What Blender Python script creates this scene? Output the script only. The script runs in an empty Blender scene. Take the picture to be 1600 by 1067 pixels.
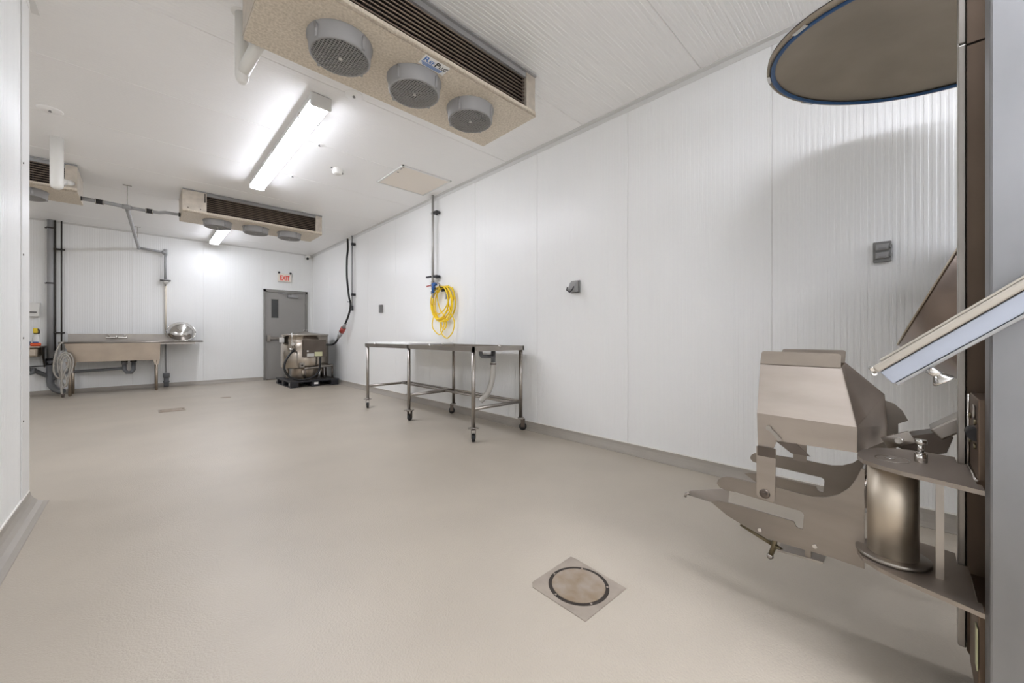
import bpy, bmesh, math, random
from mathutils import Vector, Matrix
random.seed(7)
PI = math.pi
scn = bpy.context.scene
COL = scn.collection

# ------------------------------------------------------------------ camera
cam_data = bpy.data.cameras.new('camera')
cam = bpy.data.objects.new('camera', cam_data)
COL.objects.link(cam)
scn.camera = cam
cam_data.sensor_width = 36.0
cam_data.lens = 599.53 / 1600 * 36.0
cam_data.shift_x = 1.3 / 1600
cam_data.shift_y = -8.1 / 1600
cam_data.clip_start = 0.05
cam.location = (0, 0, 1.06)
cam.rotation_euler = (PI / 2, 0, -0.7655)

# ------------------------------------------------------------------ world, exposure
world = bpy.data.worlds.new('world')
scn.world = world
world.use_nodes = True
world.node_tree.nodes['Background'].inputs[0].default_value = (0.8, 0.85, 0.9, 1)
world.node_tree.nodes['Background'].inputs[1].default_value = 0.3
scn.view_settings.view_transform = 'Standard'
scn.view_settings.look = 'None'
scn.view_settings.gamma = 1
scn.view_settings.use_curve_mapping = False
scn.view_settings.exposure = 0.45
scn.cycles.diffuse_bounces = 6
scn.cycles.max_bounces = 10
scn.cycles.glossy_bounces = 5
scn.cycles.caustics_reflective = False
scn.cycles.sample_clamp_indirect = 4
LAMP = 29.0          # emission of the fluorescent diffusers

# ------------------------------------------------------------------ room sizes
XR, YB, H = 3.214, 10.833, 3.168     # right wall, back wall, ceiling
XL, YL = -0.52, 3.86                 # left partition face and its end
XA, YF = -4.6, -5.4                  # far side of the alcove, wall behind the camera

# ------------------------------------------------------------------ materials
def srgb(h):
    h = h.lstrip('#')
    v = [int(h[i:i + 2], 16) / 255 for i in (0, 2, 4)]
    return tuple(((c + .055) / 1.055) ** 2.4 if c > .04045 else c / 12.92 for c in v) + (1,)

MATS = {}
def mat(name, color, rough=.5, metal=0., spec=.5, var=0., vscale=6., bump=0., bscale=60.,
        stretch=(1, 1, 1), rvar=0., emit=None, estr=1., alpha=None, second=None, coat=0.):
    m = bpy.data.materials.new(name)
    m.use_nodes = True
    nt = m.node_tree
    b = nt.nodes['Principled BSDF']
    c = srgb(color)
    b.inputs['Base Color'].default_value = c
    b.inputs['Roughness'].default_value = rough
    b.inputs['Metallic'].default_value = metal
    b.inputs['Specular IOR Level'].default_value = spec
    if coat:
        b.inputs['Coat Weight'].default_value = coat
        b.inputs['Coat Roughness'].default_value = .12
    if emit:
        b.inputs['Emission Color'].default_value = srgb(emit)
        b.inputs['Emission Strength'].default_value = estr
    if var or rvar or bump:
        tc = nt.nodes.new('ShaderNodeTexCoord')
        mp = nt.nodes.new('ShaderNodeMapping')
        mp.inputs['Scale'].default_value = stretch
        nt.links.new(tc.outputs['Object'], mp.inputs['Vector'])
    if var:
        n = nt.nodes.new('ShaderNodeTexNoise')
        n.inputs['Scale'].default_value = vscale
        n.inputs['Detail'].default_value = 6
        nt.links.new(mp.outputs[0], n.inputs['Vector'])
        r = nt.nodes.new('ShaderNodeValToRGB')
        c2 = srgb(second) if second else tuple(x * (1 - var) for x in c[:3]) + (1,)
        r.color_ramp.elements[0].position = .35
        r.color_ramp.elements[0].color = c2
        r.color_ramp.elements[1].position = .65
        r.color_ramp.elements[1].color = c
        nt.links.new(n.outputs['Fac'], r.inputs['Fac'])
        nt.links.new(r.outputs['Color'], b.inputs['Base Color'])
    if rvar:
        n2 = nt.nodes.new('ShaderNodeTexNoise')
        n2.inputs['Scale'].default_value = vscale * .7
        n2.inputs['Detail'].default_value = 4
        nt.links.new(mp.outputs[0], n2.inputs['Vector'])
        mr = nt.nodes.new('ShaderNodeMapRange')
        mr.inputs['To Min'].default_value = max(0.02, rough - rvar)
        mr.inputs['To Max'].default_value = rough + rvar
        nt.links.new(n2.outputs['Fac'], mr.inputs['Value'])
        nt.links.new(mr.outputs['Result'], b.inputs['Roughness'])
    if bump:
        n3 = nt.nodes.new('ShaderNodeTexNoise')
        n3.inputs['Scale'].default_value = bscale
        n3.inputs['Detail'].default_value = 3
        nt.links.new(mp.outputs[0], n3.inputs['Vector'])
        bp = nt.nodes.new('ShaderNodeBump')
        bp.inputs['Strength'].default_value = bump
        bp.inputs['Distance'].default_value = .004
        nt.links.new(n3.outputs['Fac'], bp.inputs['Height'])
        nt.links.new(bp.outputs['Normal'], b.inputs['Normal'])
    MATS[name] = m
    return m

mat('wall_white', '#f1f1ef', .32, spec=.45)
mat('ceiling_white', '#f8f7f5', .30, spec=.45)
mat('trim_white', '#e6e5e2', .35)
mat('trim_grey', '#dad9d6', .4)
mat('floor_epoxy', '#b6ac9d', .36, spec=.5, var=.10, vscale=1.4, bump=.55, bscale=130, rvar=.06)
mat('cove_epoxy', '#a59e94', .45, spec=.35, var=.1, vscale=2.5, bump=.2, bscale=150)
mat('caulk', '#efece6', .5)
mat('steel', '#aaa49d', .34, 1., var=.16, vscale=4, rvar=.08)
mat('steel_fork', '#988f86', .5, 1., var=.14, vscale=3.2, stretch=(1, 1, 4), rvar=.06)
mat('steel_brushed', '#aba197', .52, 1., var=.14, vscale=3.2, stretch=(1, 1, 4), rvar=.06)
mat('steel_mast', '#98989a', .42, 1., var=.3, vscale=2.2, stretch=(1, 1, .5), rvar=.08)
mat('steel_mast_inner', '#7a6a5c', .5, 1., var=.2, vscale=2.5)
mat('steel_bright', '#cfccc8', .16, 1.)
mat('steel_dark', '#6d645d', .36, 1., var=.15, vscale=5)
mat('steel_drum', '#9d9088', .26, 1., var=.15, vscale=2)
mat('steel_kettle', '#bdb3a6', .27, 1., var=.12, vscale=3)
mat('pipe_galv', '#b4b2ae', .45, .5)
mat('chrome', '#d8d6d2', .1, 1.)
mat('steel_tube', '#d0c5b4', .45, 1., var=.2, vscale=5, rvar=.1)
mat('steel_lid', '#a59a8b', .5, 1., var=.2, vscale=2.3, rvar=.06)
mat('steel_sink', '#b8ab9c', .33, 1., var=.15, vscale=3, rvar=.06)
mat('galvanized', '#e4d9c8', .5, .15, var=.3, vscale=70, second='#cbbfac')
mat('galvanized_side', '#d2c8ba', .45, .4, var=.16, vscale=14)
mat('coil_dark', '#3a302b', .6, .3, var=.3, vscale=20)
mat('coil_tube', '#8d7d6e', .45, .5)
mat('plastic_grey', '#9a9998', .45)
mat('plastic_guard', '#a5a3a0', .45)
mat('fan_dark', '#1f1c1b', .6)
mat('pvc_grey', '#a0a0a0', .4)
mat('pvc_dark', '#6d6e70', .45)
mat('pvc_white', '#e8e6e0', .35)
mat('black_rubber', '#1d1c1c', .5)
mat('black_plastic', '#26262a', .42)
mat('black_paint', '#38342f', .5)
mat('door_grey', '#97948f', .5, var=.04, vscale=3)
mat('door_frame_grey', '#85827d', .5)
mat('glass_dark', '#3b3d3b', .15)
mat('sign_cream', '#efe6da', .5)
mat('sign_red', '#d2402e', .5, emit='#d2402e', estr=.15)
mat('paper_white', '#f2f1ee', .6)
mat('ink_grey', '#8b8a88', .7)
mat('label_grey', '#c9c7c2', .5)
mat('label_yellow', '#cfcfa6', .5)
mat('yellow_hose', '#f2cf1c', .35)
mat('blue_plastic', '#23579a', .4)
mat('blue_gasket', '#25507f', .45)
mat('logo_blue', '#3f78bf', .5)
mat('logo_navy', '#2c4f96', .5)
mat('logo_black', '#1c1d22', .5)
mat('hose_grey', '#a9a49b', .5)
mat('red_plug', '#a8483f', .5)
mat('orange', '#e0592b', .5)
mat('yellow_label', '#e3c52c', .45)
mat('blue_cloth', '#27476e', .8)
mat('drain_steel', '#a5988a', .5, .4, var=.25, vscale=14, second='#93806a')
mat('drain_plate', '#a99d90', .55, .3, var=.2, vscale=9)
mat('dark_gap', '#2b231c', .7)
mat('board_white', '#f6f5f2', .6, spec=.25)
mat('panel_paint', '#abb1bd', .38, .2)
mat('panel_edge', '#b4ada2', .4, .5)
mat('clear_hose', '#b9b5ad', .3)
mat('brass', '#746a55', .35, 1.)
mat('cream_pipe', '#e6dccb', .45)
mat('outlet_grey', '#7d7c7a', .5)
mat('lens_black', '#0b0b0c', .15)
mat('lamp_housing', '#e4e4e2', .4)
mat('lamp_diffuser', '#ffffff', .4, emit='#ffffff', estr=LAMP)
mat('lamp_diffuser_dimmed', '#ffffff', .4, emit='#ffffff', estr=LAMP * .72)  # weaker copy of the diffuser, tones down the back wall
for k_ in ('lamp_diffuser', 'lamp_diffuser_dimmed'): MATS[k_].node_tree.nodes['Principled BSDF'].inputs['Emission Color'].default_value = (.90, .93, 1.03, 1)

# ------------------------------------------------------------------ mesh builder
class MB:
    def __init__(self):
        self.bm = bmesh.new()
    def face(self, pts):
        try:
            return self.bm.faces.new([self.bm.verts.new(p) for p in pts])
        except ValueError:
            return None
    def box(self, a, b, bev=0.):
        x0, y0, z0 = [min(a[i], b[i]) for i in range(3)]
        x1, y1, z1 = [max(a[i], b[i]) for i in range(3)]
        v = [self.bm.verts.new(p) for p in ((x0, y0, z0), (x1, y0, z0), (x1, y1, z0), (x0, y1, z0),
                                            (x0, y0, z1), (x1, y0, z1), (x1, y1, z1), (x0, y1, z1))]
        fs = [self.bm.faces.new([v[i] for i in f]) for f in
              ((3, 2, 1, 0), (4, 5, 6, 7), (0, 1, 5, 4), (1, 2, 6, 5), (2, 3, 7, 6), (3, 0, 4, 7))]
        if bev:
            es = {e for f in fs for e in f.edges}
            bmesh.ops.bevel(self.bm, geom=list(es), offset=bev, segments=2, affect='EDGES', profile=.5)
        return self
    def obox(self, c, ax, ay, az, bev=0.):
        """box with centre c and half-axis vectors"""
        c, ax, ay, az = map(Vector, (c, ax, ay, az))
        v = [self.bm.verts.new(c + sx * ax + sy * ay + sz * az) for sz in (-1, 1) for sy, sx in ((-1, -1), (-1, 1), (1, 1), (1, -1))]
        fs = [self.bm.faces.new([v[i] for i in f]) for f in
              ((3, 2, 1, 0), (4, 5, 6, 7), (0, 1, 5, 4), (1, 2, 6, 5), (2, 3, 7, 6), (3, 0, 4, 7))]
        if bev:
            es = {e for f in fs for e in f.edges}
            bmesh.ops.bevel(self.bm, geom=list(es), offset=bev, segments=2, affect='EDGES', profile=.5)
        return self
    def tube(self, pts, r, n=12, cap=True, smooth=True):
        pts = [Vector(p) for p in pts]
        rs = r if isinstance(r, (list, tuple)) else [r] * len(pts)
        t0 = (pts[1] - pts[0]).normalized()
        up = Vector((0, 0, 1)) if abs(t0.z) < .9 else Vector((1, 0, 0))
        u = t0.cross(up).normalized()
        rings = []
        for i, p in enumerate(pts):
            if i == 0: t = pts[1] - pts[0]
            elif i == len(pts) - 1: t = pts[-1] - pts[-2]
            else: t = (pts[i + 1] - p).normalized() + (p - pts[i - 1]).normalized()
            t.normalize()
            u = (u - t * u.dot(t)).normalized()
            w = t.cross(u)
            rings.append([self.bm.verts.new(p + rs[i] * (math.cos(2 * PI * k / n) * u + math.sin(2 * PI * k / n) * w)) for k in range(n)])
        for a, b in zip(rings, rings[1:]):
            for k in range(n):
                f = self.bm.faces.new((a[k], a[(k + 1) % n], b[(k + 1) % n], b[k]))
                f.smooth = smooth
        if cap:
            self.bm.faces.new(rings[0][::-1]); self.bm.faces.new(rings[-1])
        return self
    def cyl(self, a, b, r, n=16, r2=None):
        return self.tube([a, b], [r, r if r2 is None else r2], n)
    def lathe(self, c, axis, prof, n=32, smooth=True, close=False):
        """profile: (radius, height along axis) pairs"""
        c, ax = Vector(c), Vector(axis).normalized()
        up = Vector((0, 0, 1)) if abs(ax.z) < .9 else Vector((1, 0, 0))
        u = ax.cross(up).normalized(); w = ax.cross(u)
        rings = []
        for r, h in prof:
            if r < 1e-6:
                rings.append([self.bm.verts.new(c + ax * h)])
            else:
                rings.append([self.bm.verts.new(c + ax * h + r * (math.cos(2 * PI * k / n) * u + math.sin(2 * PI * k / n) * w)) for k in range(n)])
        pairs = list(zip(rings, rings[1:]))
        if close: pairs.append((rings[-1], rings[0]))
        for a, b in pairs:
            for k in range(n):
                k2 = (k + 1) % n
                vs = [a[0]] if len(a) == 1 else [a[k], a[k2]]
                vs += [b[0]] if len(b) == 1 else [b[k2], b[k]]
                if len(vs) >= 3:
                    f = self.bm.faces.new(vs); f.smooth = smooth
        return self
    def prism(self, poly, ext):
        """poly: 3-D points of a planar outline, ext: extrusion vector"""
        ext = Vector(ext)
        a = [self.bm.verts.new(Vector(p)) for p in poly]
        b = [self.bm.verts.new(Vector(p) + ext) for p in poly]
        n = len(a)
        self.bm.faces.new(a); self.bm.faces.new(b[::-1])
        for k in range(n):
            self.bm.faces.new((a[k], b[k], b[(k + 1) % n], a[(k + 1) % n]))
        return self
    def sphere(self, c, r, n=16, sc=(1, 1, 1)):
        m = Matrix.Translation(c) @ Matrix.Diagonal((sc[0] * r, sc[1] * r, sc[2] * r, 1))
        g = bmesh.ops.create_uvsphere(self.bm, u_segments=n, v_segments=max(6, n // 2), radius=1, matrix=m)
        for v in g['verts']:
            for f in v.link_faces: f.smooth = True
        return self

def wloc(o):
    p = Vector((0, 0, 0))
    while o:
        p += o.location; o = o.parent
    return p

def link(name, me, parent):
    o = bpy.data.objects.new(name, me)
    COL.objects.link(o)
    if parent: o.parent = parent
    return o

def obj(name, mb, m, parent=None, origin=None, stuff=False, label=None):
    """links the shape (given in world coordinates) as ONE mesh object"""
    bm = mb.bm
    bmesh.ops.recalc_face_normals(bm, faces=bm.faces)
    if parent is not None:
        off = wloc(parent)
        if origin is not None: off = Vector(origin)
    else:
        off = Vector(origin) if origin is not None else Vector((0, 0, 0))
    bmesh.ops.translate(bm, verts=bm.verts, vec=-off)
    me = bpy.data.meshes.new(name)
    bm.to_mesh(me); bm.free()
    me.materials.append(MATS[m])
    o = link(name, me, parent)
    o.location = off - (wloc(parent) if parent else Vector((0, 0, 0)))
    if stuff: o['kind'] = 'stuff'
    if label: o['label'] = label
    return o

def tag(o, label, cat, group=None):
    o['label'] = label; o['category'] = cat
    if group: o['group'] = group
    return o

def thing(name, label, cat, loc, group=None):
    o = bpy.data.objects.new(name, None)
    COL.objects.link(o)
    o.empty_display_size = .1
    o.location = loc
    return tag(o, label, cat, group)

def single(name, mb, m, label, cat, origin, group=None):
    return tag(obj(name, mb, m, None, origin), label, cat, group)

def struct(name, mb, m, parent=None):
    o = obj(name, mb, m, parent)
    if parent is None: o['kind'] = 'structure'
    return o

def copy_tree(o, parent=None):
    c = o.copy()
    COL.objects.link(c)
    if parent: c.parent = parent
    for ch in list(o.children): copy_tree(ch, c)
    return c

def text_obj(name, s, size, m, parent, M, extrude=.001, sx=1., bold=0.):
    cu = bpy.data.curves.new(name, 'FONT')
    cu.body = s; cu.size = size; cu.extrude = extrude; cu.offset = bold
    t = bpy.data.objects.new(name, cu)
    COL.objects.link(t)
    dg = bpy.context.evaluated_depsgraph_get()
    me = bpy.data.meshes.new_from_object(t.evaluated_get(dg))
    bpy.data.objects.remove(t)
    me.materials.clear(); me.materials.append(MATS[m])
    me.transform(Matrix.Translation(-wloc(parent)) @ M @ Matrix.Diagonal((sx, 1, 1, 1)))
    return link(name, me, parent)

def frame(o, xa, ya):
    """matrix that maps text x,y to the given world directions"""
    xa, ya = Vector(xa).normalized(), Vector(ya).normalized()
    za = xa.cross(ya)
    return Matrix.Translation(o) @ Matrix((xa, ya, za)).transposed().to_4x4()

def arc(c, r, a0, a1, n, u, v):
    c, u, v = Vector(c), Vector(u), Vector(v)
    return [c + r * (math.cos(a0 + (a1 - a0) * i / n) * u + math.sin(a0 + (a1 - a0) * i / n) * v) for i in range(n + 1)]

def spline(pts, k=6):
    """Catmull-Rom through the points"""
    P = [Vector(p) for p in pts]
    P = [2 * P[0] - P[1]] + P + [2 * P[-1] - P[-2]]
    out = []
    for i in range(1, len(P) - 2):
        for j in range(k):
            t = j / k
            a, b, c, d = P[i - 1:i + 3]
            out.append(.5 * ((2 * b) + (c - a) * t + (2 * a - 5 * b + 4 * c - d) * t * t + (3 * b - a - 3 * c + d) * t ** 3))
    out.append(P[-2])
    return out

# ================================================================== THE ROOM
PW, RIB = 1.12, 0.032
def rib_profile(w):
    """(along, height) of a sheet-metal panel skin with shallow ribs"""
    n = int(round((w - .012) / RIB)); p = (w - .012) / n
    pr = [(.003, -.006), (.006, 0)]
    for i in range(n):
        s = .006 + i * p
        pr += [(s + p * .46, 0), (s + p * .56, -.0013), (s + p * .90, -.0013), (s + p, 0)]
    pr += [(w - .003, -.006)]
    return pr

def panel_mesh(name, w, length, m):
    """skin in x (ribs side by side), y (length), facing +z"""
    bm = bmesh.new()
    pr = rib_profile(w)
    a = [bm.verts.new((u, 0, h)) for u, h in pr]
    b = [bm.verts.new((u, length, h)) for u, h in pr]
    for i in range(len(pr) - 1):
        bm.faces.new((a[i], a[i + 1], b[i + 1], b[i]))
    bmesh.ops.recalc_face_normals(bm, faces=bm.faces)
    if sum((f.normal.z for f in bm.faces)) < 0:
        bmesh.ops.reverse_faces(bm, faces=bm.faces)
    me = bpy.data.meshes.new(name); bm.to_mesh(me); bm.free()
    me.materials.append(MATS[m])
    return me

def put_panel(me, parent, origin, xa, ya):
    o = link('panel', me, parent)
    o.matrix_local = frame(origin, xa, ya)
    return o

b = MB(); b.box((XL - .1, YF, -.12), (XR, YB, 0)); b.box((XA, YL - .1, -.12), (XL - .1, YB, 0))
floor = struct('floor', b, 'floor_epoxy')

b = MB(); b.box((XA - .1, YF - .1, H + .006), (XR + .1, YB + .1, H + .12))
ceiling = struct('ceiling', b, 'trim_white')
wide = panel_mesh('ceiling_panel', PW, XR - XA - .02, 'ceiling_white')
narrow = panel_mesh('ceiling_panel_short', PW, XR - XL + .1, 'ceiling_white')
y = 3.385 - 8 * PW
while y < YB - .01:
    me = wide if y + PW > YL + .3 else narrow
    w = min(PW, YB - y)
    if w < PW - .01:
        me = panel_mesh('ceiling_panel_end', w, XR - XA - .02, 'ceiling_white')
    y0 = y
    if y0 < YF:
        me = panel_mesh('ceiling_panel_front', PW - (YF - y0), XR - XL + .1, 'ceiling_white'); y0 = YF
    # ribs run along X, so panel x goes along +Y and panel y along +X : normal is -Z
    x0 = XA + .01 if me.name.startswith(('ceiling_panel_end',)) or me is wide else XL - .1
    put_panel(me, ceiling, (x0, y0, H), (0, 1, 0), (1, 0, 0))
    y += PW

b = MB(); b.box((XR + .006, YF - .1, 0), (XR + .12, YB + .1, H + .006))
wall_right = struct('wall_right', b, 'trim_white')
wp = panel_mesh('wall_panel', PW, H - .078, 'wall_white')
y = .68 - 6 * PW
while y < YB - .02:
    y0 = max(y, YF); w = min(y + PW, YB) - y0
    me = wp if abs(w - PW) < .01 else panel_mesh('wall_panel_cut', w, H - .078, 'wall_white')
    put_panel(me, wall_right, (XR, y0 + w, .078), (0, -1, 0), (0, 0, 1))   # faces -X
    y += PW

b = MB(); b.box((XA - .1, YB + .006, 0), (XR + .006, YB + .12, H + .006))
wall_back = struct('wall_back', b, 'trim_white')
x = XR - 7 * PW
while x < XR - .02:
    x0 = max(x, XA); w = x + PW - x0
    me = wp if abs(w - PW) < .01 else panel_mesh('wall_panel_cut', w, H - .078, 'wall_white')
    put_panel(me, wall_back, (x0, YB, .078), (1, 0, 0), (0, 0, 1))         # faces -Y
    x += PW

b = MB(); b.box((XL - .09, YF, 0), (XL - .006, YL - .004, H + .006))
wall_left = struct('wall_left', b, 'trim_white')
y = YL - 9 * PW
while y < YL - .02:
    y0 = max(y, YF); w = y + PW - y0
    me = wp if abs(w - PW) < .01 else panel_mesh('wall_panel_cut', w, H - .078, 'wall_white')
    put_panel(me, wall_left, (XL, y0, .078), (0, 1, 0), (0, 0, 1))         # faces +X
    y += PW
b = MB(); b.box((XA, YL - .1, 0), (XL - .09, YL - .004, H + .006)); struct('wall_alcove', b, 'wall_white')
b = MB(); b.box((XA - .1, YL - .1, 0), (XA, YB + .006, H + .006)); struct('wall_far_left', b, 'wall_white')
b = MB(); b.box((XL - .09, YF - .1, 0), (XR + .006, YF, H + .006)); struct('wall_front', b, 'wall_white')

# coved epoxy skirting, ceiling trims and corner angle
def cove_prof(t=.085, h=.08, n=5):
    pts = [(0, 0), (0, h), (.008, h)]
    for i in range(1, n + 1):
        a = PI / 2 * i / n
        pts.append((.008 + (t - .008) * (1 - math.cos(a)), h - (h - .003) * math.sin(a)))
    pts.append((t, 0))
    return pts
b = MB(); b.prism([(XR - u, YF, z) for u, z in cove_prof()], (0, YB - YF, 0)); struct('baseboard_right', b, 'cove_epoxy')
b = MB(); b.prism([(XA, YB - u, z) for u, z in cove_prof()], (2.10 - XA, 0, 0)); struct('baseboard_back', b, 'cove_epoxy')
b = MB(); b.prism([(XL + u, YF, z) for u, z in cove_prof()], (0, YL - YF, 0)); struct('baseboard_left', b, 'cove_epoxy')
b = MB(); b.box((XR - .006, YF, .079), (XR + .002, YB, .088)); struct('trim_1', b, 'caulk')
b = MB(); b.box((XL - .002, YF, .079), (XL + .006, YL, .088)); struct('trim_2', b, 'caulk')
b = MB(); b.prism([(XR, YF, H), (XR, YF, H - .05), (XR - .004, YF, H - .05), (XR - .008, YF, H - .012), (XR - .045, YF, H - .006), (XR - .048, YF, H)], (0, YB - YF, 0)); struct('trim_3', b, 'trim_grey')
b = MB(); b.prism([(XA, YB, H), (XA, YB, H - .03), (XA, YB - .004, H - .03), (XA, YB - .03, H - .004), (XA, YB - .03, H)], (XR - XA, 0, 0)); struct('trim_4', b, 'trim_grey')
b = MB(); b.box((XL, YF, H - .045), (XL + .006, YL, H)); b.box((XL, YF, H - .006), (XL + .035, YL + .1, H)); struct('trim_5', b, 'trim_white')
corner = MB(); corner.box((XL - .095, YL - .006, .085), (XL + .005, YL, H)); corner.box((XL, YL - .2, .085), (XL + .004, YL, H)); corner = struct('trim_6', corner, 'trim_white')
b = MB()
for z in (.55, 1.05, 1.55, 2.1): b.cyl((XL + .004, YL - .17, z), (XL + .007, YL - .17, z), .006, 8)
obj('screw', b, 'steel_dark', corner)
b = MB(); b.prism([(XR, YB, .08), (XR - .022, YB, .08), (XR, YB - .022, .08)], (0, 0, H - .08)); struct('trim_7', b, 'trim_white')

# ------------------------------------------------------------------ exit door
door = bpy.data.objects.new('door_1', None); COL.objects.link(door)
door.location = (2.60, YB, 0); door['kind'] = 'structure'
X0d, X1d, Zd = 2.106, 3.079, 2.205
b = MB()
b.box((X0d, YB - .04, 0), (X0d + .05, YB + .004, Zd)); b.box((X1d - .05, YB - .04, 0), (X1d, YB + .004, Zd)); b.box((X0d, YB - .04, Zd - .06), (X1d, YB + .004, Zd))
obj('door_frame', b, 'door_frame_grey', door)
b = MB(); b.box((X0d + .053, YB - .022, .02), (X1d - .053, YB + .002, Zd - .064)); leaf = obj('door_leaf', b, 'door_grey', door)
b = MB(); b.box((2.272, YB - .026, 1.515), (2.415, YB - .0225, 1.965)); obj('window_pane', b, 'glass_dark', leaf)
b = MB()
for a, c in (((2.262, 1.505), (2.272, 1.975)), ((2.415, 1.505), (2.425, 1.975)), ((2.262, 1.965), (2.425, 1.975)), ((2.262, 1.505), (2.425, 1.515))):
    b.box((a[0], YB - .030, a[1]), (c[0], YB - .022, c[1]))
obj('pane_bead', b, 'door_frame_grey', leaf)
b = MB(); b.box((2.17, YB - .085, .93), (2.235, YB - .022, 1.09), .008); b.box((2.94, YB - .075, .97), (3.0, YB - .022, 1.05), .006); obj('push_bar_mount', b, 'steel', leaf)
b = MB(); b.box((2.235, YB - .08, .985), (2.96, YB - .05, 1.045), .006); obj('push_bar', b, 'steel', leaf)
b = MB(); b.box((2.62, YB - .075, 2.03), (2.85, YB - .022, 2.09), .006); obj('door_closer', b, 'plastic_grey', leaf)
b = MB(); b.tube([(2.70, YB - .06, 2.10), (2.52, YB - .12, 2.115), (2.42, YB - .045, 2.125)], .008, 8); obj('closer_arm', b, 'plastic_grey', leaf)
for z in (.35, 1.1, 1.9):
    b = MB(); b.cyl((X1d - .052, YB - .03, z - .05), (X1d - .052, YB - .03, z + .05), .009, 8); obj('hinge', b, 'steel', door)
b = MB(); b.box((X0d + .05, YB - .05, 0), (X1d - .05, YB + .002, .018)); obj('threshold', b, 'steel_dark', door)

# ================================================================== CEILING FIXTURES
def make_light(label, yc, first=None, L=2.62, xc=1.125, dim=False):
    if first is not None:
        o = copy_tree(first); o.location = (xc, yc, H)
        if dim:      # emission lowered so the back wall does not wash out
            for c in o.children:
                if c.name.startswith('diffuser'):
                    c.data = c.data.copy(); c.data.materials[0] = MATS['lamp_diffuser_dimmed']
        return tag(o, label, 'ceiling light', 'fluorescent ceiling lights')
    t = thing('ceiling_light', label, 'ceiling light', (xc, yc, H), 'fluorescent ceiling lights')
    y0, y1 = yc - L / 2, yc + L / 2
    b = MB(); b.prism([(xc - .075, y0 + .02, H - .001), (xc - .086, y0 + .02, H - .072), (xc + .086, y0 + .02, H - .072), (xc + .075, y0 + .02, H - .001)], (0, L - .04, 0)); obj('lamp_housing', b, 'lamp_housing', t)
    b = MB(); b.prism([(xc - .080, y0 + .03, H - .0725), (xc - .078, y0 + .03, H - .090), (xc - .052, y0 + .03, H - .112), (xc + .052, y0 + .03, H - .112), (xc + .078, y0 + .03, H - .090), (xc + .080, y0 + .03, H - .0725)], (0, L - .06, 0))
    d = obj('diffuser', b, 'lamp_diffuser', t)
    for ya, yb in ((y0, y0 + .03), (y1 - .03, y1)):
        b = MB(); b.box((xc - .085, ya, H - .114), (xc + .088, yb, H - .002), .01); obj('end_cap', b, 'lamp_housing', t)
    for s in (-1, 1):
        for yy in (y0 + .35, y0 + 1.31, y1 - .35):
            b = MB(); b.box((xc + s * .080, yy - .02, H - .092), (xc + s * .089, yy + .02, H - .05)); obj('clip', b, 'steel_bright', t)
    return t
l0 = make_light('long lit fluorescent ceiling light in front of the nearest ceiling cooler, the largest in view', 4.87)
make_light('lit fluorescent ceiling light partly hidden behind the far cooler near the back wall', 9.18, l0, dim=True)
make_light('lit fluorescent ceiling light over the lifting machine, right one of the pair above the frame', -1.1, l0, xc=1.30)
make_light('added lit twin of the fluorescent ceiling light over the lifting machine, left one of the pair above the frame', -1.1, l0, xc=.95)  # second of the pair, added to brighten the near wall
make_light('lit fluorescent ceiling light in the side alcove left of the partition', 5.3, l0, xc=-3.2)
make_light('added unseen fluorescent ceiling light behind the camera, nearer the right wall', -3.6, l0, xc=2.2)  # extra fixture added out of view to lift the near side
make_light('added unseen fluorescent ceiling light behind the camera, nearer the left wall', -3.6, l0, xc=.3)  # partner fixture, also added for more light near the camera

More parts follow.
